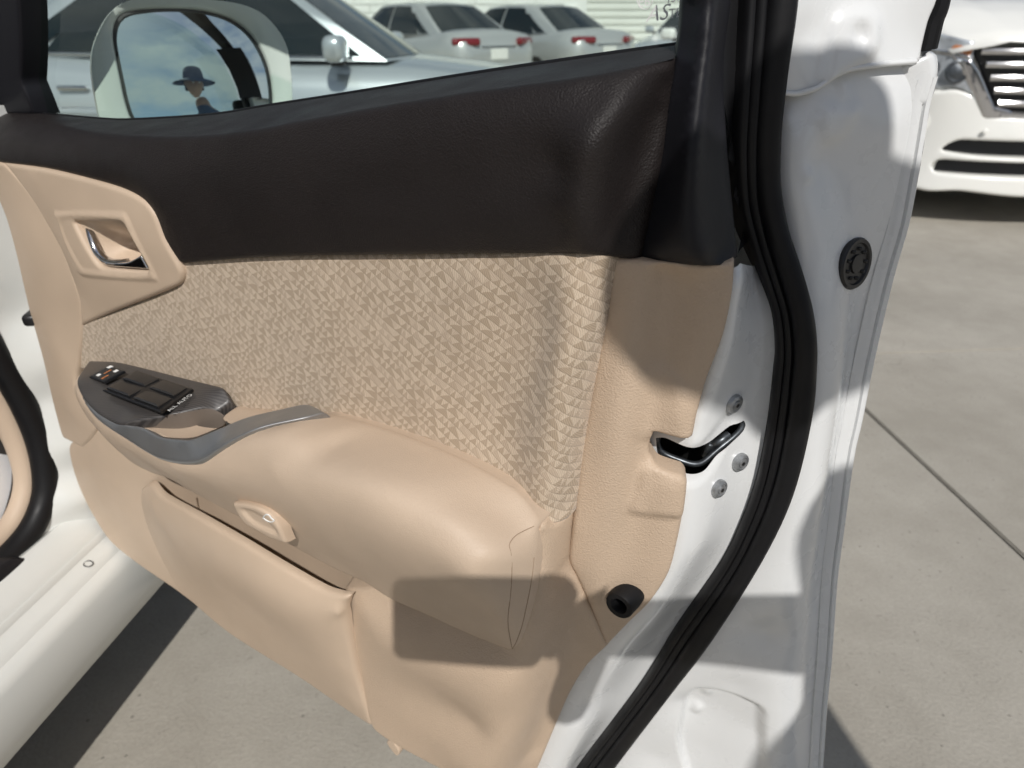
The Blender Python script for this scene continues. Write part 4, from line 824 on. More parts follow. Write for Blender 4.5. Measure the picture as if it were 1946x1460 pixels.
def pad(name, s0, s1, t0, t1, h0, h1, m, wedge=0.0, inset=0.10):
    ds, dt = (s1 - s0) * inset, (t1 - t0) * inset
    rings = [[on_tray(a, b, h0) for a, b in ((s0, t0), (s1, t0), (s1, t1), (s0, t1))],
             [on_tray(a, b, h1 - 0.0008 + (wedge if b > (t0 + t1) / 2 else 0)) for a, b in ((s0, t0), (s1, t0), (s1, t1), (s0, t1))],
             [on_tray(a, b, h1 + (wedge if b > (t0 + t1) / 2 else 0)) for a, b in ((s0 + ds, t0 + dt), (s1 - ds, t0 + dt), (s1 - ds, t1 - dt), (s0 + ds, t1 - dt))]]
    return loft(name, rings, m, swp, angle=20)
pad('switch_tray', 0, 1, 0, 1, -0.002, 0.0022, black, inset=0.03)
for s0, s1 in ((.06, .47), (.54, .95)):
    for t0, t1 in ((.07, .47), (.54, .94)):
        pad('window_switch', s0, s1, t0, t1, 0.002, 0.0046, switchm, wedge=0.0014, inset=0.12)
pad('lock_switch', -0.42, -0.12, 0.15, 0.75, -0.001, 0.0030, black, inset=0.06)
for s0, s1, t0, t1, m_ in ((-.39, -.34, .14, .27, ink_w), (-.23, -.18, .21, .33, ink_w), (-.35, -.30, .54, .65, ink_w), (-.295, -.275, .27, .50, amber), (-.215, -.195, .48, .70, amber)):
    pad('switch_icon', s0, s1, t0, t1, 0.0028, 0.0034, m_, inset=0.05)
t_x = (tC - tD).normalized(); t_y = t_n.cross(t_x)
if t_y.dot(tA - tD) < 0: t_y = -t_y
TM = Matrix((t_x, t_y, t_n)).transposed().to_4x4(); TM.translation = on_tray(1.10, 0.90, 0.0022)
text_mesh('switch_lettering', 'ALL AUTO', 0.0082, ink_w, swp, TM)
# boot release button
btn = panel('release_button', [(-0.5516,-0.086,0.6542,1),(-0.5299,-0.087,0.6614),(-0.509,-0.088,0.6652),(-0.4938,-0.087,0.6611),(-0.4861,-0.085,0.6475),(-0.4839,-0.082,0.6254,1),(-0.5055,-0.082,0.6227),(-0.5232,-0.083,0.6254),(-0.5393,-0.084,0.6294),(-0.5482,-0.085,0.6405)], smooth_b, arm, step=0.003, fil=0.004, skirt=0.01, tilt=10, off=-0.011,
    emb=[([(-0.5384,-0.086,0.6503),(-0.5171,-0.086,0.6556),(-0.5028,-0.086,0.6517),(-0.4924,-0.086,0.637),(-0.5123,-0.086,0.6359),(-0.5285,-0.086,0.6391)], 0.003, 0.002)])
ic = [(-0.4936,-0.1,0.6626),(-0.5031,-0.098,0.6595),(-0.4978,-0.098,0.6635),(-0.4917,-0.098,0.6646),(-0.488,-0.097,0.6595)]
tube('button_icon', [(-0.5046,-0.0975,0.6553),(-0.5007,-0.098,0.6605),(-0.4965,-0.0985,0.6637),(-0.4934,-0.098,0.6633),(-0.4917,-0.0975,0.6604),(-0.4889,-0.097,0.6585)], 0.0008, ink_w, btn, res=5)
tube('button_icon', [(-0.5042,-0.0972,0.6553),(-0.4996,-0.097,0.6537),(-0.4941,-0.0965,0.6542),(-0.4898,-0.0965,0.6572)], 0.0008, ink_w, btn, res=5)

# latch ------------------------------------------------------------------------------------------
latch = panel('latch', [(-0.2053,0.126,0.7431),(-0.1727,0.126,0.7584),(-0.1448,0.132,0.7552),(-0.1331,0.138,0.7591),(-0.1176,0.15,0.7704),(-0.0938,0.16,0.7773,1),(-0.0873,0.16,0.7484),(-0.0937,0.156,0.7307),(-0.1128,0.142,0.7016),(-0.1269,0.134,0.685),(-0.1452,0.13,0.681),(-0.1774,0.126,0.6826),(-0.2006,0.124,0.6954)], grease, door, step=0.008, fil=0, skirt=0)
tube('latch_rim', [(-0.165,0.086,0.7601),(-0.1639,0.086,0.749),(-0.1577,0.088,0.7406),(-0.1442,0.092,0.7357),(-0.1318,0.095,0.7334),(-0.1234,0.099,0.7362),(-0.1147,0.109,0.7462),(-0.1047,0.121,0.7566),(-0.0996,0.127,0.7646),(-0.0995,0.129,0.771)], 0.0030, steel, latch, res=8, n=5)
tube('latch_fork', [(-0.1274,0.122,0.7302),(-0.1206,0.112,0.7473),(-0.1138,0.112,0.7551),(-0.1087,0.12,0.7593)], 0.004, steel, latch, res=8)
rbox('latch_pawl', [(-0.1232,0.112,0.7476)][0][:3], (0.008, 0.012, 0.012), steel, latch, bev=0.002, rot=(0.3, 0.2, 0.6))
for q in [(-0.112,0.112,0.7988),(-0.0934,0.124,0.7307),(-0.1085,0.104,0.7099)]:
    q, n_ = snap(door, q); n_ = (n_ * 0.5 + Vector((0.88, -0.47, 0.04)) * 0.5).normalized(); q = q + n_ * 0.001
    bo = lathe('bolt', [(0.0092, -0.004), (0.0092, 0.0015), (0.0085, 0.0032), (0.0062, 0.0042), (0.0058, 0.0030), (0.0046, 0.0030), (0.0040, 0.0046), (0.0, 0.0048)], q[:3], n_, zinc, door, seg=20)
    tip = Vector(q[:3]) + n_ * 0.0049
    lathe('bolt_socket', [(0.0022, 0.0), (0.0015, 0.0002), (0.0, 0.0002)], tip, n_, black, bo, seg=6, angle=20)

# rubber stop, drain plug -----------------------------------------------------------------------------
bp_ = snap(side, [(-0.1682,0.052,0.5891)][0])[0]
lathe('rubber_stop', [(0.0155, -0.01), (0.0158, 0.002), (0.0150, 0.010), (0.0145, 0.0175), (0.0138, 0.0188), (0.0088, 0.0188), (0.0078, 0.017), (0.0074, 0.004), (0.0, 0.004)], bp_, (-0.08, -1.0, 0.0), rubber, door, seg=32)
dp, nq = snap(door, [(-0.0445,0.2,0.9122)][0]); dp = dp + nq * 0.001
plug = lathe('drain_plug', [(0.0225, -0.006), (0.0228, 0.001), (0.0215, 0.003), (0.0185, 0.0028), (0.0175, 0.001), (0.0085, 0.001), (0.008, 0.0028), (0.0, 0.0030)], dp, nq, black, door, seg=32)
qm = nq.to_track_quat('Z', 'Y').to_matrix()
for k in range(9):
    w = 2 * math.pi * k / 9
    rbox('plug_tab', Vector(dp) + nq * 0.0018 + qm @ Vector((0.0132 * math.cos(w), 0.0132 * math.sin(w), 0)), (0.004, 0.003, 0.003), black, plug, bev=0.0008, seg=1)

# side mirror (seen through the glass) --------------------------------------------------------------------
MM = Matrix([[0.5373,-0.8218,-0.1897,-0.9959],[0.8434,0.5235,0.1209,0.2981],[0.0000,-0.2250,0.9744,1.0479],[0.0000,0.0000,0.0000,1.0000]])
m_out = [(-0.141,0,-0.0758),(-0.1403,0,-0.0494),(-0.1371,0,-0.0096),(-0.1293,0,0.0186),(-0.1169,0,0.041),(-0.1016,0,0.0614),(-0.0836,0,0.0765),(-0.0642,0,0.0848),(-0.0273,0,0.0901),(0.0291,0,0.0874),(0.0727,0,0.083),(0.1018,0,0.0753),(0.1232,0,0.0607),(0.1427,0,0.0276),(0.1442,0,-0.017),(0.1372,0,-0.0645),(0.1277,0,-0.0983),(0.1133,0,-0.1175),(0.079,0,-0.1256),(0.0156,0,-0.1259),(-0.0587,0,-0.1222),(-0.1133,0,-0.111),(-0.1342,0,-0.0964)]
m_in = [(-0.1019,0,-0.0504),(-0.1013,0,-0.0204),(-0.1007,0,0.0063),(-0.0989,0,0.0354),(-0.0925,0,0.0546),(-0.0833,0,0.0656),(-0.0693,0,0.0711),(-0.0271,0,0.0749),(0.0282,0,0.0725),(0.069,0,0.0605),(0.0956,0,0.0355),(0.1096,0,-0.0031),(0.1102,0,-0.0423),(0.1044,0,-0.0732),(0.093,0,-0.0947),(0.075,0,-0.1047),(0.0194,0,-0.1075),(-0.0477,0,-0.1048),(-0.0857,0,-0.0972),(-0.0987,0,-0.0766)]
def ring(pts, sc, y, n=72):
    L = resample([(p[0], p[2], 0) for p in pts], 0.004)
    s = np.r_[0, np.cumsum(np.linalg.norm(np.diff(np.vstack([L, L[:1]]), axis=0), axis=1))]
    tt = np.linspace(0, s[-1], n, endpoint=False); L2 = np.vstack([L, L[:1]])
    P = np.c_[np.interp(tt, s, L2[:, 0]), np.interp(tt, s, L2[:, 1])]
    c = P.mean(0); P = c + (P - c) * sc
    k = np.argmin(np.arctan2(P[:, 1] - c[1], P[:, 0] - c[0])); P = np.roll(P, -k, 0)
    return [(p[0], y, p[1]) for p in P]
rings = [ring(m_in, 0.985, 0.012), ring(m_in, 1.0, 0.004), ring(m_in, 1.03, 0.0), ring(m_out, 0.985, -0.002), ring(m_out, 1.0, 0.006), ring(m_out, 1.005, 0.022), ring(m_out, 0.98, 0.05), ring(m_out, 0.90, 0.085), ring(m_out, 0.72, 0.112), ring(m_out, 0.4, 0.126), ring(m_out, 0.05, 0.13)]
housing = loft('side_mirror', rings, pearl, door, cap=False, angle=50)
housing.matrix_local = MM
loft('mirror_gasket', [ring(m_in, 1.0, 0.010), ring(m_in, 0.985, 0.006), ring(m_in, 0.955, 0.006), ring(m_in, 0.945, 0.012)], black, housing, cap=False)
def mirror_glass():
    base = ring(m_in, 0.952, 0.009); c = np.mean(np.array(base), 0); V = []; Fc = []; K = len(base); NR = 9; RC = 0.95
    for i in range(NR):
        k = 1 - i / NR
        for p in base:
            x = c[0] + (p[0] - c[0]) * k; z = c[2] + (p[2] - c[2]) * k
            V.append((x, 0.009 - (0.0085 - ((x - c[0])**2 + (z - c[2])**2) / (2 * RC)) + 0.003, z))
    V.append((c[0], 0.009 - 0.0085 + 0.003, c[2]))
    for i in range(NR - 1):
        for j in range(K): Fc.append((i*K + j, i*K + (j+1) % K, (i+1)*K + (j+1) % K, (i+1)*K + j))
    for j in range(K): Fc.append(((NR-1)*K + j, (NR-1)*K + (j+1) % K, NR*K))
    o = put('mirror_glass', V, Fc, mirror_m, housing, 60); fix_normals(o)
mirror_glass()
tube('mirror_arm', [(-0.11, 0.05, -0.07), (-0.16, 0.04, -0.09), (-0.215, 0.02, -0.10)], 0.026, black, housing, flat=0.7)
# front corner trim of the window
panel('corner_trim', [(-0.9873,0.062,1.3289,1),(-0.9382,0.066,1.2714),(-0.9516,0.068,1.2016),(-0.9861,0.07,1.1244),(-1.014,0.072,1.073),(-1.0414,0.074,1.0327,1),(-1.0398,0.076,1.0136),(-1.042,0.08,0.9912,1),(-1.1154,0.07,0.9902),(-1.2172,0.06,0.9926,1)], dark2, door, step=0.008, fil=0.004, skirt=0.03, off=-0.004)

# ================================================================== the car the door belongs to
CARW = 1.62
CF = Vector((math.sin(R(9.7)), math.cos(R(9.7)), 0)); CLv = Vector((-math.cos(R(9.7)), math.sin(R(9.7)), 0))
car_loc = CF * 0.865 + CLv * 0.80
car = thing('car', 'white car with its beige trimmed front door standing open towards the camera', 'car', car_loc, R(80.3))
bpy.context.view_layer.update()
door.parent = car
door.matrix_local = car.matrix_world.inverted() @ (Matrix.Translation((0.235, 0.40703, 0)) @ Matrix.Rotation(R(-30), 4, 'Z'))
def flatten(o, M):
    for ch in list(o.children):
        flatten(ch, (Matrix.Identity(4) if o is door else M) @ ch.matrix_local)
        if o is not door:
            ml = M @ ch.matrix_local
            ch.parent = door; ch.matrix_local = ml
bpy.context.view_layer.update()
flatten(door, Matrix.Identity(4))
def extrude(name, prof, x0, x1, m, parent, n=2, angle=30):
    rings = [[(x0 + (x1 - x0) * i / (n - 1), y, z) for y, z in prof] for i in range(n)]
    return loft(name, rings, m, parent, cap=False, closed=False, angle=angle)
sill_prof = [(0.10, 0.14), (0.03, 0.15), (0.006, 0.175), (0.0, 0.199), (-0.006, 0.215), (-0.008, 0.25), (-0.0075, 0.285), (-0.003, 0.297), (0.004, 0.303), (0.012, 0.306), (0.016, 0.313), (0.022, 0.319), (0.03, 0.3215), (0.036, 0.327), (0.0385, 0.336), (0.041, 0.3385), (0.0425, 0.3365), (0.044, 0.340), (0.055, 0.352), (0.072, 0.364), (0.086, 0.369), (0.094, 0.366), (0.097, 0.35), (0.11, 0.33)]
sill = extrude('sill', sill_prof, -1.25, 0.12, pearl, car, n=24)
ph_p, ph_n = snap(sill, [(-0.1034,0.026,0.3186)][0])
lathe('plug_hole', [(0.0075, 0.0004), (0.0062, 0.0012), (0.0052, -0.001), (0, -0.001)], ph_p, ph_n if ph_n.z > 0 else -ph_n, black, car, seg=18)
pill = panel('hinge_pillar', [(-0.0598,0.06,1.0093,1),(0.0548,0.03,0.9988,1),(0.0363,0.01,0.7806),(0.0086,0.02,0.5237),(0.048,0.046,0.2757,1),(-0.0275,0.052,0.3201),(-0.0399,0.058,0.3088),(-0.1025,0.076,0.3082),(-0.1541,0.092,0.3023),(-0.2047,0.11,0.2824,1),(-0.2349,0.112,0.3435),(-0.1564,0.11,0.376),(-0.1107,0.108,0.3911),(-0.0804,0.107,0.4202),(-0.0626,0.107,0.4588),(-0.0518,0.108,0.5209),(-0.0532,0.109,0.5872),(-0.0659,0.11,0.6552),(-0.0889,0.112,0.7384)], pearl, car, step=0.012, fil=0, skirt=0,
    ctrl=[(-0.0131,0.06,0.7931),(-0.0248,0.062,0.631),(-0.0339,0.062,0.4952),(-0.0544,0.064,0.4068),(-0.0095,0.075,0.71),(-0.0184,0.078,0.5716),(-0.0383,0.084,0.4452),(-0.069,0.086,0.3616)])
tube('opening_seal', [(-0.0726,0.118,0.763),(-0.0586,0.112,0.6814),(-0.0508,0.11,0.6351),(-0.0418,0.108,0.572),(-0.0402,0.106,0.5092),(-0.0502,0.105,0.4507),(-0.0682,0.106,0.4115),(-0.1013,0.108,0.3817),(-0.1427,0.112,0.3663),(-0.1848,0.116,0.3634),(-0.2363,0.12,0.3638)], 0.019, rubber, car, res=14)
strip('kick_trim', [(-0.0867,0.158,0.6526),(-0.0776,0.154,0.5961),(-0.0678,0.15,0.5451),(-0.064,0.148,0.4998),(-0.07,0.146,0.4542),(-0.0862,0.146,0.4248),(-0.1121,0.148,0.4024),(-0.1431,0.152,0.3952),(-0.1768,0.156,0.3966)], [(-0.052,0.126,0.7067),(-0.0479,0.123,0.6458),(-0.0414,0.121,0.578),(-0.0418,0.119,0.5088),(-0.0529,0.118,0.451),(-0.0717,0.119,0.4125),(-0.1032,0.121,0.3835),(-0.1414,0.124,0.3698),(-0.1809,0.128,0.3654)], [(-0.02, -0.02), (0, 0.0), (0.15, 0.010), (0.5, 0.014), (0.85, 0.010), (1.0, 0.0), (1.02, -0.02)], leather, car, up=(-0.4, -1, 0.3))
panel('scuff_plate', [(-0.2554,0.092,0.3862,1),(-0.2056,0.088,0.386),(-0.1713,0.086,0.3798),(-0.1524,0.085,0.3659,1),(-0.1367,0.083,0.3443),(-0.135,0.081,0.3324),(-0.1452,0.08,0.3265,1),(-0.1913,0.077,0.3306),(-0.25,0.076,0.3316),(-0.2958,0.075,0.3305,1)], dark2, car, step=0.008, fil=0.004, skirt=0.02, off=-0.006)
rbox('check_strap', [(-0.0411,0.04,0.7222)][0][:3], (0.035, 0.02, 0.018), black, car, bev=0.006, rot=(0, 0, R(20)))
# cabin floor, seat and far side close the opening behind the seal
rbox('floor', (-0.55, 0.85, 0.30), (1.7, 1.4, 0.06), carpet, car, bev=0.01)
rbox('dashboard', (0.18, 0.85, 0.72), (0.42, 1.3, 0.36), dark, car, bev=0.06)
seat = rbox('seat', (-0.72, 0.42, 0.52), (0.52, 0.48, 0.20), seatm, car, bev=0.06)
rbox('seat_back', (-1.02, 0.42, 0.86), (0.18, 0.48, 0.62), seatm, seat, bev=0.06, rot=(0, R(-14), 0))
rbox('head_rest', (-1.13, 0.42, 1.27), (0.12, 0.27, 0.20), seatm, seat, bev=0.05, rot=(0, R(-10), 0))
# rear door and quarter of the car's flank
def flank(name, x0, x1, z0, z1, m, y0=-0.045):
    g = []
    for i in range(9):
        t = i / 8; z = z0 + (z1 - z0) * t
        g.append([(x0 + (x1 - x0) * k / 10, y0 - 0.028 * math.sin(math.pi * min(1, (z - 0.1) / 0.95)) + 0.03, z) for k in range(11)])
    return sheet(name, g, m, car, thick=0.004)
rd = flank('rear_door', -2.10, -1.12, 0.22, 1.06, pearl)
rbox('door_handle', (-1.95, -0.06, 0.92), (0.22, 0.03, 0.035), pearl, rd, bev=0.012)
flank('rear_quarter', -3.25, -2.11, 0.22, 1.06, pearl)
flank('front_wing', 0.22, 1.0, 0.30, 0.86, pearl, y0=0.03)
def prism(name, poly, y, m, parent, th=0.03):
    V = [(x, y, z) for x, z in poly] + [(x, y + th, z) for x, z in poly]; n = len(poly)
    Fc = [tuple(range(n)), tuple(range(2*n-1, n-1, -1))] + [(i, i + n, (i+1) % n + n, (i+1) % n) for i in range(n)]
    o = put(name, V, Fc, m, parent, 30); fix_normals(o); return o
prism('rear_window', [(-1.24, 1.075), (-2.08, 1.10), (-2.02, 1.36), (-1.9, 1.40), (-1.28, 1.42)], 0.06, carglass, car)
prism('rear_window', [(-2.14, 1.10), (-3.0, 1.13), (-2.8, 1.33), (-2.12, 1.38)], 0.06, carglass, car)
prism('window_surround', [(-1.10, 1.065), (-3.10, 1.10), (-2.84, 1.37), (-2.0, 1.43), (-1.12, 1.455), (-1.10, 1.45)], 0.068, dark2, car)
rl = [[(x, 0.10 + 0.06 * (1 - math.sin(math.pi * k / 8)) * 0 + CARW * k / 8, 1.47 + 0.06 * math.sin(math.pi * k / 8) - 0.10 * max(0, (-x - 2.0)) ** 2 * 0.6 - 0.35 * max(0, x + 0.55) ** 1.2) for k in range(9)] for x in (-3.1, -2.6, -2.1, -1.6, -1.1, -0.6, -0.3, 0.0)]
sheet('roof', rl, pearl, car, thick=0.02)
tube('windscreen_pillar', [(0.16, 0.22, 0.93), (-0.12, 0.19, 1.22), (-0.45, 0.16, 1.44)], 0.035, pearl, car)
panel('far_side', [(0.4, 1.62, 0.3, 1), (-3.2, 1.62, 0.3, 1), (-3.2, 1.62, 1.05, 1), (0.4, 1.62, 0.98, 1)], pearl, car, step=0.2, fil=0, skirt=0.05)
hd = [[(x, 0.03 + (CARW - 0.06) * k / 8, 0.87 + 0.05 * math.sin(math.pi * k / 8) - 0.06 * (x - 0.35)) for k in range(9)] for x in (0.35, 0.6, 0.9, 1.15)]
sheet('bonnet', hd, pearl, car, thick=0.01)
def wheel(c, r, w, parent, ax='y', side=-1):
    """wheel with its axle along local y"""
    n = (0, side, 0)
    t = lathe('wheel', [(r * 0.62, -w / 2), (r * 0.94, -w / 2), (r, -w * 0.36), (r, w * 0.36), (r * 0.94, w / 2), (r * 0.66, w / 2), (r * 0.64, w * 0.4), (r * 0.62, w * 0.4)], c, n, tyre, parent, seg=32)
    V = []; Fc = []
    rim = lathe('rim', [(r * 0.64, w * 0.42), (r * 0.60, w * 0.30), (r * 0.58, w * 0.1), (0.001, w * 0.08)], c, n, steel, t, seg=32)
    for k in range(5):
        a = 2 * math.pi * k / 5
        rbox('spoke', Vector(c) + Vector((math.cos(a) * r * 0.33, side * w * 0.3, math.sin(a) * r * 0.33)), (r * 0.58, 0.03, r * 0.16), alloy, t, bev=0.008, rot=(0, -a, 0), seg=2)
    return t
for wx, wy, ws_ in ((0.62, 0.10, -1), (-2.1, 0.10, -1), (0.62, 1.5, 1), (-2.1, 1.5, 1)): wheel((wx, wy, 0.31 + GZ), 0.31, 0.2, car, side=ws_)
pap = panel('paper_sheet', [(-0.1009,0.176,0.5075),(-0.037,0.172,0.4693,1),(-0.0632,0.168,0.4213),(-0.1075,0.168,0.3806),(-0.1582,0.172,0.379,1)], paper, None, step=0.02, fil=0, skirt=0.001)
pap.location = car_loc; pap.rotation_euler = (0, 0, R(80.3))
pap['label'] = 'white paper sheet inside the car at the left edge'; pap['category'] = 'paper'

# ================================================================== parked cars beyond the door
def sedan(label, paint, loc, heading, front='sedan', simple=False, group='parked saloon cars beyond the window'):
    """heading: azimuth of the car's nose, measured from +Y towards +X. Local x forward, y left, z up."""
    root = thing('parked_car', label, 'car', (loc[0], loc[1], GZ), math.pi / 2 - heading, group)
    st = [(-2.38, .60, .40, .70), (-2.34, .74, .32, .93), (-2.22, .83, .26, 1.03), (-1.9, .88, .22, 1.06), (-1.5, .90, .20, 1.02), (-0.9, .91, .19, .98), (0, .915, .19, .95), (.8, .91, .19, .94), (1.15, .90, .20, .93), (1.5, .885, .22, .89), (1.9, .855, .24, .83), (2.15, .79, .27, .77), (2.3, .68, .32, .69), (2.38, .5, .38, .62)]
    rings = []
    for x, w, zb, zt in st:
        h = zt - zb
        half = [(0, zb), (w * .72, zb), (w * .93, zb + .07 * h), (w * .985, zb + .25 * h), (w, zb + .5 * h), (w * .995, zb + .66 * h), (w * .975, zb + .80 * h), (w * .94, zb + .90 * h), (w * .86, zb + .97 * h), (w * .6, zt + .012), (w * .3, zt + .025), (0, zt + .03)]
        rings.append([(x, y, z) for y, z in half] + [(x, -y, z) for y, z in half[-2:0:-1]])
    body = loft('body', rings, paint, root, angle=48)
    # cabin: plan rings at the belt and at the roof
    def base(t):   # t 0..1 rear to front along a side
        return -1.80 + 2.78 * t
    def sidep(s, t, sgn):
        xb = base(s); xt = -1.02 + 1.26 * s
        x = xb + (xt - xb) * t; zb = .985 - .03 * s
        z = zb + (1.435 - zb + .03 * math.sin(math.pi * s)) * t
        w = .80 + (.60 - .80) * t + .02 * math.sin(math.pi * t) - .05 * (2 * s - 1) ** 4
        return (x, sgn * w, z)
    def endp(e, s, t):   # windscreen (e=1) and rear window (e=0), s from left to right
        a, b = sidep(e, t, 1), sidep(e, t, -1)
        bow = .10 * math.sin(math.pi * s) * (1 if e else -1)
        return (a[0] + bow * (1 - .6 * t), a[1] + (b[1] - a[1]) * s, a[2] + .03 * math.sin(math.pi * s) * t)
    def patch(name, fn, s0, s1, t0, t1, m, par, off=0.0, n=9):
        g = [[fn(s0 + (s1 - s0) * i / (n-1), t0 + (t1 - t0) * j / (n-1)) for i in range(n)] for j in range(n)]
        o = sheet(name, g, m, par); return o
    # painted cabin shell, slightly smaller, with dark panes set proud
    def shr(p, k=.012): return (p[0], p[1] * (1 - k), p[2] - .004)
    loopn = 12
    rr = []
    for t in [0, .2, .4, .6, .8, 1.0]:
        L = [sidep(i / loopn, t, 1) for i in range(loopn + 1)] + [endp(1, i / 6, t) for i in range(1, 6)] + [sidep(1 - i / loopn, t, -1) for i in range(loopn + 1)] + [endp(0, 1 - i / 6, t) for i in range(1, 6)]
        rr.append([shr(p) for p in L])
    top = rr[-1]; cx = sum(p[0] for p in top) / len(top)
    for k, dz in ((.9, .012), (.6, .03), (.2, .04)):
        rr.append([(cx + (p[0] - cx) * k, p[1] * k, p[2] + dz) for p in top])
    cab = loft('cabin', rr, paint, root, angle=50)
    for sg in (1, -1):
        patch('side_window', lambda s, t: sidep(s, t, sg), .56, .955, .06, .92, carglass, cab)
        patch('side_window', lambda s, t: sidep(s, t, sg), .20, .535, .06, .92, carglass, cab)
        patch('quarter_window', lambda s, t: sidep(s + .10 * t, t, sg), .085, .17, .08, .72, carglass, cab)
        tube('window_trim', [sidep(s, .03, sg) for s in (.06, .3, .6, .93)], .009, chrome, cab, n=2, res=6)
        for s in (.30, .66):
            p = sidep(s, 0, sg); lathe_c = (p[0] - .05, sg * .912, .80)
            rbox('door_handle', lathe_c, (.20, .03, .032), chrome if sg < 0 else paint, body, bev=.012)
        mr = rbox('door_mirror', (.72, sg * 1.0, 1.03), (.13, .21, .15), paint, root, bev=.05, seg=4)
        rbox('mirror_stalk', (.70, sg * .88, .955), (.09, .10, .05), black, mr, bev=.015)
        rbox('tail_light', (-2.285, sg * .60, .90), (.13, .46, .12), redlens, root, bev=.045, rot=(0, R(8), sg * R(-24)), seg=4)
        rbox('head_light', (2.12, sg * .62, .68), (.26, .34, .12), clearlens, root, bev=.04, rot=(0, R(14), sg * R(-32)), seg=4)
        for xw in (1.38, -1.38): wheel((xw, sg * .80, .325), .325, .21, root, side=sg)
    patch('windscreen', lambda s, t: endp(1, s, t), .025, .975, .03, .96, carglass, cab)
    patch('rear_window', lambda s, t: endp(0, s, t), .05, .95, .05, .95, carglass, cab)
    rbox('number_plate', (-2.385, 0, .72), (.02, .34, .16), carwhite, root, bev=.006, seg=1)
    rbox('boot_trim', (-2.36, 0, .83), (.04, .70, .03), chrome, root, bev=.01)
    rbox('rear_bumper', (-2.36, 0, .48), (.10, 1.45, .22), paint, root, bev=.05)
    rbox('grille', (2.36, 0, .60), (.06, .8, .16), black, root, bev=.02)
    rbox('front_bumper', (2.34, 0, .40), (.10, 1.4, .18), paint, root, bev=.05)
    return root
sedan('silver saloon seen side-on through the window behind the door mirror', silver, (-1.75, 5.75, 0), R(92))
def rear_at(x, y, h): return (x + 2.38 * math.sin(h), y + 2.38 * math.cos(h), 0)
sedan('silver saloon with two red tail lights facing the door window, middle of the row', silver2, rear_at(-0.2, 12.6, R(-40)), R(-40))
sedan('silver saloon just right of the middle one, rear turned to the window', silver2, rear_at(1.75, 14.0, R(-42)), R(-42))
sedan('silver car furthest back, between the saloons and the white wall', silver, (4.6, 19.5, 0), R(212))
sedan('white saloon nose-on beside the right window post, through the glass', carwhite, (3.45, 11.2, 0), R(216))
sedan('grey silver saloon second from the left, partly behind the nearest silver saloon', silver, (-4.2, 16.2, 0), R(-42))

# ================================================================== white people carrier at the right
mpv = thing('minivan', 'white minivan facing the camera at the right edge, chrome slatted grille', 'van', (3.25 * 1.06, 4.2 * 1.06, GZ), R(-3))
mpv.scale = (1.06, 1.06, 1.06)
def sym(pts):
    """left half outline (from top centre-left round to bottom) completed by its mirror image"""
    return pts + [(-p[0],) + tuple(p[1:]) for p in reversed(pts)]
bow = lambda x, z: 0.26 * np.abs(x / 0.95) ** 3.2
hx = lambda x: 0.26 * abs(x / 0.95) ** 3.2
# front bumper with two long openings
bump_o = sym([(-0.30, -0.02, 0.63), (-0.52, -0.01, 0.635, 1), (-0.60, 0.0, 0.715), (-0.72, 0.0, 0.765), (-0.82, 0.0, 0.755), (-0.93, 0.02, 0.77, 1), (-0.945, 0.04, 0.6), (-0.945, 0.04, 0.36), (-0.90, 0.0, 0.235, 1), (-0.76, -0.03, 0.20), (-0.60, -0.035, 0.215), (-0.3, -0.04, 0.195)])
openA = [(-0.72, -0.02, 0.435), (-0.70, -0.02, 0.47), (-0.64, -0.02, 0.50), (0.64, -0.02, 0.50), (0.70, -0.02, 0.47), (0.72, -0.02, 0.435), (0.5, -0.02, 0.415), (-0.5, -0.02, 0.415)]
openB = [(-0.75, -0.03, 0.345), (-0.74, -0.03, 0.37), (-0.70, -0.03, 0.385), (0.70, -0.03, 0.385), (0.74, -0.03, 0.37), (0.75, -0.03, 0.345), (0.72, -0.03, 0.31), (-0.72, -0.03, 0.31)]
bumper = panel('front_bumper', bump_o, carwhite, mpv, step=0.028, fil=0.02, skirt=0.10, holes=[openA, openB], warp=bow,
    ctrl=[(0, -0.03, 0.55), (-0.4, -0.03, 0.55), (0.4, -0.03, 0.55), (0, -0.05, 0.25), (-.8, 0.01, .45), (.8, .01, .45)])
panel('bumper_grille', [(-0.80, 0.07, 0.53, 1), (0.80, 0.07, 0.53, 1), (0.80, 0.05, 0.28, 1), (-0.80, 0.05, 0.28, 1)], black, bumper, step=0.06, fil=0, skirt=0.02, warp=bow)
lathe('parking_sensor', [(0.016, 0), (0.016, 0.004), (0.012, 0.006), (0, 0.006)], (-0.56, -0.035 + hx(.56), 0.555), (0, -1, 0), carwhite, bumper, seg=16)
lathe('fog_lamp', [(0.05, 0), (0.048, 0.012), (0.03, 0.02), (0, 0.022)], (-0.86, -0.0 + hx(.86), 0.42), (-0.4, -1, 0), clearlens, bumper, seg=18)
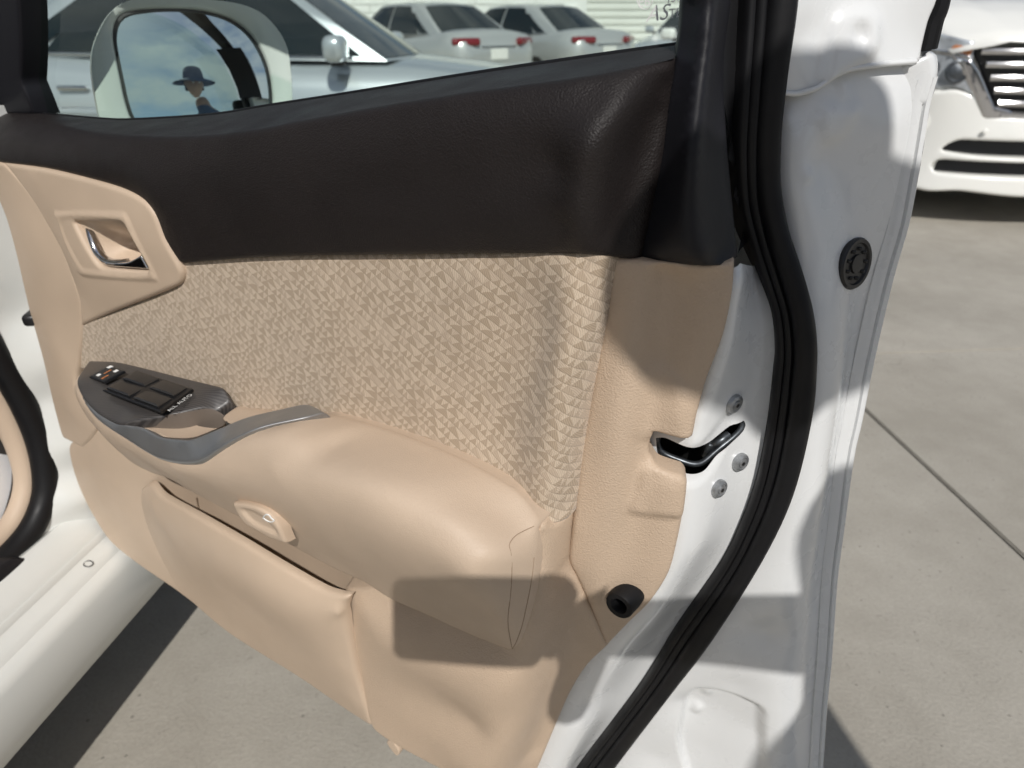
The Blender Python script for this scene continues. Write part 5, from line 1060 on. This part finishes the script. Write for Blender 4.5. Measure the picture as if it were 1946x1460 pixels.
# grille: chrome surround, black back, chrome bars
grl = panel('grille', sym([(-0.3, 0.02, 0.985), (-0.70, 0.02, 0.985, 1), (-0.50, 0.02, 0.66, 1), (-0.3, 0.02, 0.655)]), black, mpv, step=0.05, fil=0, skirt=0.03, warp=bow)
for sgn in (-1, 1):
    panel('grille_surround', [(sgn * a, y, b, 1) for a, y, b in ((0.80, -0.012, 0.95), (0.70, -0.012, 0.92), (0.655, -0.012, 0.87), (0.535, -0.012, 0.685), (0.44, -0.012, 0.665), (0.44, -0.012, 0.615), (0.575, -0.012, 0.615), (0.635, -0.012, 0.72), (0.69, -0.012, 0.80), (0.76, -0.012, 0.90))], chrome, grl, step=0.02, fil=0.012, skirt=0.03, warp=bow)
for k in range(5):
    z = 0.965 - 0.066 * k; w = 0.67 - 0.036 * k
    g = [[(w * (2 * i / 16 - 1), hx(w * (2*i/16-1)) - 0.012 + dy, z + dz) for i in range(17)] for dy, dz in ((0.012, 0.017), (0.0, 0.014), (-0.006, 0.002), (0.0, -0.016), (0.014, -0.019))]
    sheet('grille_bar', g, chrome, grl)
g = [[(0.5 * (2 * i / 10 - 1), hx(0.5 * (2*i/10-1)) - 0.014 + dy, 0.64 + dz) for i in range(11)] for dy, dz in ((0.01, 0.016), (-0.004, 0.008), (-0.004, -0.01), (0.01, -0.018))]
sheet('grille_bar', g, chrome, grl)
for sgn in (-1, 1):
    hl = panel('head_light', [(sgn * a, 0.0, b) + c for a, b, c in ((0.70, 1.01, (1,)), (0.85, 1.05, ()), (0.955, 1.08, (1,)), (0.96, 0.92, ()), (0.945, 0.78, (1,)), (0.83, 0.765, ()), (0.73, 0.775, ()), (0.615, 0.725, (1,)), (0.64, 0.80, ()), (0.68, 0.88, ()))], clearlens, mpv, step=0.02, fil=0.012, skirt=0.05, warp=bow)
    panel('lamp_strip', [(sgn * a, -0.008, b, 1) for a, b in ((0.70, 0.915), (0.80, 0.94), (0.96, 0.965), (0.96, 0.985), (0.80, 0.965), (0.70, 0.94))], chrome, hl, step=0.02, fil=0.006, skirt=0.02, warp=bow)
    for a, b, r in ((0.865, 0.875, 0.045), (0.75, 0.86, 0.062)):
        lathe('lamp', [(r, 0.0), (r, 0.012), (r * 0.85, 0.015), (r * 0.7, 0.006), (r * 0.35, 0.012), (0, 0.014)], (sgn * a, hx(a) - 0.004, b), (sgn * 0.25, -1, 0.1), steel, hl, seg=20)
    panel('turn_lamp', [(sgn * a, -0.004, b, 1) for a, b in ((0.70, 0.985), (0.80, 1.0), (0.80, 0.955), (0.71, 0.93))], amber, hl, step=0.03, fil=0.01, skirt=0.02, warp=bow)
# bonnet, windscreen, cabin
bon = []
for j in range(9):
    t = j / 8; y = -0.03 + 0.95 * t; z = 1.02 + 0.24 * (1 - (1 - t) ** 2.2); row = []
    for i in range(21):
        s = 2 * i / 20 - 1; w = 0.80 + 0.10 * min(1, t * 3)
        row.append((w * s, y + hx(w * s) * (1 - t), z - 0.05 * abs(s) ** 5 - 0.02 * s * s + (0.012 if 0.62 < abs(s) < 0.72 else 0)))
    bon.append(row)
sheet('bonnet', bon, carwhite, mpv, thick=0.006)
rings = []
for y, w, zb, zt in ((0.16, .80, .3, .96), (0.24, .91, .22, 1.0), (0.6, .925, .2, 1.08), (1.0, .925, .2, 1.12), (2.5, .925, .2, 1.12), (4.4, .92, .22, 1.12), (4.7, .88, .3, 1.1)):
    h = zt - zb; half = [(0, zb), (w * .9, zb), (w * .985, zb + .12 * h), (w, zb + .5 * h), (w * .99, zb + .85 * h), (w * .93, zt), (0, zt)]
    rings.append([(x, y, z) for x, z in half] + [(-x, y, z) for x, z in half[-2:0:-1]])
loft('body', rings, carwhite, mpv)
rings = []
for z, w, y0, y1 in ((1.1, .86, .92, 4.65), (1.35, .83, 1.25, 4.6), (1.6, .77, 1.62, 4.5), (1.76, .70, 1.9, 4.4), (1.81, .55, 2.2, 4.2)):
    rings.append([(-w, y0 + .12, z), (-w * .5, y0, z), (w * .5, y0, z), (w, y0 + .12, z), (w, y1, z), (-w, y1, z)])
cabm = loft('cabin', rings, carwhite, mpv)
ws_ = [[(w * s, y + .06 * s * s - .01, z) for s in (-1, -.5, 0, .5, 1)] for z, w, y in ((1.13, .80, .945), (1.35, .77, 1.235), (1.6, .71, 1.605), (1.72, .66, 1.81))]
sheet('windscreen', ws_, carglass, cabm)
for sgn in (-1, 1):
    for a, b in ((1.55, 2.5), (2.6, 3.5), (3.6, 4.4)):
        sheet('side_window', [[(sgn * .865, a, 1.16), (sgn * .865, b, 1.16)], [(sgn * .80, a + .25, 1.6), (sgn * .80, b, 1.6)]], carglass, cabm)
    mr = rbox('door_mirror', (sgn * 1.03, 1.15, 1.15), (.22, .12, .2), carwhite, mpv, bev=.05, seg=4)
    for yw in (0.95, 3.85): 
        wv = wheel((0, 0, 0), .345, .22, mpv, side=1)
        wv.rotation_euler = (0, 0, R(-90) * sgn); wv.location = (sgn * .80, yw, .345)

# ================================================================== building along the back
bld = thing('building', 'long white building with ribbed cladding behind the parked cars', 'building', (0, 24, GZ))
rbox('wall', (2, 3, 2.2), (44, 6, 4.4), wallm, bld, bev=0.02, seg=1)
me0 = None
for k in range(22):
    o = rbox('cladding_board', (9.0, -0.03, 0.2 + 0.2 * k), (29.5, 0.05, 0.17), wallm, bld, bev=0.018, seg=2)
rbox('plinth', (2, -0.06, 0.12), (44, 0.14, 0.24), concrete, bld, bev=0.01, seg=1)
rbox('eaves', (2, -0.15, 4.45), (44.6, 0.5, 0.16), wallm, bld, bev=0.02, seg=1)
blk = thing('boundary_wall', 'bright white block wall left of the ribbed cladding, behind the silver saloons', 'wall', (-3.0, 21.5, GZ))
bmesh_shared = None
for r_ in range(12):
    for c_ in range(-5, 6):
        xx = c_ * 0.8 + (0.4 if r_ % 2 else 0)
        if bmesh_shared is None:
            b0 = rbox('block', (0, 0, 0), (0.785, 0.2, 0.185), blockm, blk, bev=0.008, seg=1); bmesh_shared = b0.data
        else:
            b0 = bpy.data.objects.new('block', bmesh_shared); COL.objects.link(b0); b0.parent = blk
        b0.location = (xx, random.uniform(-.004, .004), 0.1 + 0.2 * r_)
rbox('mortar', (0.2, 0.02, 1.2), (9.6, 0.15, 2.38), blockm, blk, bev=0)

# ================================================================== the photographer: shadow on the door, figure in the mirror
per = thing('person', 'photographer in navy shirt and added wide-brimmed shadow hat holding a phone, seen in the door mirror', 'person', (0.62, -0.45, 0))

def skinned(name, joints, edges, m, parent, sub=2):
    me = bpy.data.meshes.new(name)
    me.from_pydata([j[0] for j in joints], edges, []); me.materials.append(m)
    o = bpy.data.objects.new(name, me); COL.objects.link(o); o.parent = parent
    o.modifiers.new('skin', 'SKIN')
    for v, j in zip(me.skin_vertices[0].data, joints):
        r = j[1]; v.radius = (r, r) if not isinstance(r, tuple) else r
    me.skin_vertices[0].data[0].use_root = True
    s = o.modifiers.new('sub', 'SUBSURF'); s.levels = s.render_levels = sub
    o.modifiers['skin'].use_smooth_shade = True
    return o
def L(x, y, z): return (x - 0.62, y + 0.45, z)      # world to person-local
J = [(L(.80, -.74, .92), (.155, .12)), (L(.78, -.68, 1.12), (.145, .11)), (L(.74, -.60, 1.27), (.16, .115)), (L(.70, -.53, 1.39), (.11, .085)), (L(.60, -.44, 1.46), .078), (L(.475, -.30, 1.54), .066),
     # right arm forward to the phone
     (L(.80, -.46, 1.38), .066), (L(.62, -.15, 1.155), .050), (L(.42, -.09, 1.125), .047), (L(.225, -.04, 1.085), .034), (L(.165, -.03, 1.075), .028),
     # left arm hanging
     (L(.575, -.63, 1.35), .062), (L(.55, -.69, 1.10), .046), (L(.56, -.60, .91), .036), (L(.56, -.57, .85), .028),
     # legs
     (L(.72, -.75, .83), .095), (L(.69, -.71, .44), .070), (L(.68, -.77, .03), .046), (L(.67, -.66, -.03), .040),
     (L(.90, -.75, .83), .095), (L(.93, -.71, .44), .070), (L(.94, -.79, .03), .046), (L(.95, -.68, -.03), .040)]
E_ = [(0, 1), (1, 2), (2, 3), (3, 4), (4, 5), (3, 6), (6, 7), (7, 8), (8, 9), (9, 10), (3, 11), (11, 12), (12, 13), (13, 14), (0, 15), (15, 16), (16, 17), (17, 18), (0, 19), (19, 20), (20, 21), (21, 22)]
body = skinned('body', J, E_, navy, per)
# cloth and skin zones by height and reach, on the one continuous body
def zone_mat():
    m, n, l, b = nodes_of('body_zones')
    t = n.new("ShaderNodeTexCoord"); s = n.new("ShaderNodeSeparateXYZ"); l.new(t.outputs['Object'], s.inputs[0])
    legs = mth(n, l, 'LESS_THAN', s.outputs[2], 0.93)
    arm = mth(n, l, 'MULTIPLY', mth(n, l, 'GREATER_THAN', s.outputs[1], 0.22), mth(n, l, 'GREATER_THAN', s.outputs[2], 0.9))
    hand = mth(n, l, 'MULTIPLY', mth(n, l, 'LESS_THAN', s.outputs[0], -0.012), mth(n, l, 'MULTIPLY', mth(n, l, 'LESS_THAN', s.outputs[2], 1.06), mth(n, l, 'GREATER_THAN', s.outputs[2], .8)))
    neck = mth(n, l, 'GREATER_THAN', s.outputs[2], 1.485)
    sk = mth(n, l, 'MAXIMUM', mth(n, l, 'MAXIMUM', arm, neck), hand)
    m1 = n.new("ShaderNodeMixRGB"); m1.inputs[1].default_value = (.012, .03, .10, 1); m1.inputs[2].default_value = (.05, .07, .11, 1); l.new(legs, m1.inputs[0])
    m2 = n.new("ShaderNodeMixRGB"); m2.inputs[2].default_value = (.42, .235, .16, 1); l.new(sk, m2.inputs[0]); l.new(m1.outputs[0], m2.inputs[1])
    l.new(m2.outputs[0], b.inputs['Base Color']); b.inputs['Roughness'].default_value = .7
    return m
body.data.materials[0] = zone_mat()
# head: egg with face, then the added hat with its wide brim
hc = Vector(L(.385, -.205, 1.63)); hrot = Euler((R(-14), R(0), R(18))).to_matrix()
def head():
    V = []; Fc = []; NU, NV = 28, 20
    for j in range(NV + 1):
        th = math.pi * j / NV
        for i in range(NU):
            ph = 2 * math.pi * i / NU
            x, y, z = math.sin(th) * math.cos(ph), math.sin(th) * math.sin(ph), math.cos(th)
            r = Vector((x * .076, y * .095, z * .115))
            if z < 0: r.x *= 1 + .28 * z; r.y *= 1 + .16 * z
            fy = max(0, y)
            r.y += .022 * fy ** 6 * math.exp(-((z + .12) / .13) ** 2) * math.exp(-(x / .16) ** 2)          # nose
            r.y -= .007 * fy * math.exp(-((z - .08) / .10) ** 2) * math.exp(-((abs(x) - .36) / .16) ** 2)   # eye sockets
            r.y += .005 * fy ** 4 * math.exp(-((z + .47) / .08) ** 2) * math.exp(-(x / .3) ** 2)            # lips
            r.x += .012 * (1 if x > 0 else -1) * math.exp(-((z + .02) / .22) ** 2) * math.exp(-((y + .05) / .14) ** 2)  # ears
            V.append(hc + hrot @ r)
    for j in range(NV):
        for i in range(NU): Fc.append((j*NU+i, (j+1)*NU+i, (j+1)*NU+(i+1) % NU, j*NU+(i+1) % NU))
    o = put('head', V, Fc, skin, per, 60); fix_normals(o); return o
hd_ = head()
parts_body = [body, hd_]
for s_ in (-1, 1):
    lathe('eye', [(.011, 0), (.008, .006), (0, .008)], hc + hrot @ Vector((s_ * .029, .083, .012)), hrot @ Vector((0, 1, 0)), ink_w, hd_, seg=12)
V = []; Fc = []; NU = 36
prof = [(.001, .150), (.045, .148), (.076, .132), (.088, .088), (.092, .055), (.094, .042), (.115, .034), (.150, .024), (.184, .010), (.188, .007), (.184, .005), (.148, .018), (.108, .030), (.090, .034)]
for i in range(NU):
    w = 2 * math.pi * i / NU
    for r, h in prof: V.append(hc + hrot @ Vector((r * math.cos(w) * .95, r * math.sin(w) * 1.05, h + .004 * math.sin(3 * w) * (r / .17) ** 2)))
K = len(prof)
for i in range(NU):
    for j in range(K - 1): Fc.append((i*K + j, ((i+1) % NU)*K + j, ((i+1) % NU)*K + j + 1, i*K + j + 1))
cap = put('added_shadow_hat', V, Fc, navy, per, 60); fix_normals(cap)  # hat is added, brim sized to cast the shadow on the upper door
hg = [[hc + hrot @ Vector((math.cos(a) * .080, math.sin(a) * .100, z)) for a in np.linspace(math.pi * 1.02, math.pi * 1.98, 15)] for z in (.03, .0, -.03, -.05)]
sheet('hair', hg, hairm, hd_, thick=0.008)
# phone
F_ = Vector((0, math.cos(R(27)), -math.sin(R(27)))); Up = Vector((0, math.sin(R(27)), math.cos(R(27))))
ph = bpy.data.objects.new('phone', None)
bpy.data.objects.remove(ph)
def rrect(w, h, r, y, k=1.0):
    o = []
    for cx, cz, a0 in ((w/2-r, h/2-r, 0), (-w/2+r, h/2-r, 90), (-w/2+r, -h/2+r, 180), (w/2-r, -h/2+r, 270)):
        for i in range(7):
            a = R(a0 + 15 * i); o.append((0.056 + (cx + r * math.cos(a)) * k, y, -0.029 + (cz + r * math.sin(a)) * k))
    return o
phone = loft('phone', [rrect(.155, .088, .013, -.0128, .985), rrect(.155, .088, .013, -.0118), rrect(.155, .088, .013, -.0052), rrect(.155, .088, .013, -.0042, .985)], black, None)
phone.location = (0, 0, 1.10); phone.rotation_euler = (R(-27), 0, 0)
phone['label'] = 'black phone held in the hand of the photographer'; phone['category'] = 'phone'
# fingers round the far end of the phone
pm = Matrix.Translation((0, 0, 1.10)) @ Matrix.Rotation(R(-27), 4, 'X')
def fw(x, y, z): q = pm @ Vector((x, y, z)); return L(q.x, q.y, q.z)
for k, zz in enumerate((0.006, -0.014, -0.034, -0.054)):
    ln = (0.9, 1.0, 0.95, 0.8)[k]
    skinned('finger', [(fw(.165, -.03, zz * .8 - .004), .0125), (fw(.150, .000, zz), .0115), (fw(.150 - .022 * ln, .006, zz + .001), .0095), (fw(.150 - .046 * ln, .003, zz + .001), .0075)], [(0, 1), (1, 2), (2, 3)], skin, per, sub=1)
skinned('thumb', [(fw(.165, -.04, -.045), .013), (fw(.150, -.032, -.052), .011), (fw(.125, -.022, -.046), .0095), (fw(.105, -.019, -.038), .008)], [(0, 1), (1, 2), (2, 3)], skin, per, sub=1)
skinned('palm', [(fw(.178, -.035, -.03), (.036, .018)), (fw(.165, -.03, -.012), (.030, .016)), (fw(.200, -.05, -.065), (.034, .024)), (fw(.190, -.05, -.105), (.036, .026)), (fw(.200, -.06, -.150), (.030, .024))], [(0, 1), (0, 2), (2, 3), (3, 4)], skin, per, sub=1)

# one continuous body: evaluate the grown limbs and join them into a single mesh
bpy.context.view_layer.update()
dg = bpy.context.evaluated_depsgraph_get()
bm = bmesh.new(); slots = []
for o in [c for c in list(per.children) if c.name.split('.')[0] in ('body', 'head', 'finger', 'thumb', 'palm')]:
    me = bpy.data.meshes.new_from_object(o.evaluated_get(dg))
    mt = me.materials[0]
    if mt not in slots: slots.append(mt)
    n0 = len(bm.faces); bm.from_mesh(me); bm.faces.ensure_lookup_table()
    for f in bm.faces[n0:]: f.material_index = slots.index(mt); f.smooth = True
    for ch in list(o.children): ch.parent = per
    if o is not body: bpy.data.objects.remove(o)
me = bpy.data.meshes.new('body'); bm.to_mesh(me); bm.free()
for mt in slots: me.materials.append(mt)
body.modifiers.clear(); body.data = me

# low dark sheds far behind the photographer, the dark band at the foot of the mirror's view
shed = thing('shed', 'low dark building along the bottom of the door mirror view', 'building', (14, -34, GZ))
rbox('wall', (0, 0, 1.3), (90, 5, 2.6), mat('dark_cladding', (0.07, 0.075, 0.08), 0.8, vary=0.2, vscale=0.6), shed, bev=0.02, seg=1)
rbox('roof', (0, 0, 2.7), (91, 5.8, 0.2), mat('grey_roof', (0.16, 0.16, 0.16), 0.7), shed, bev=0.02, seg=1)
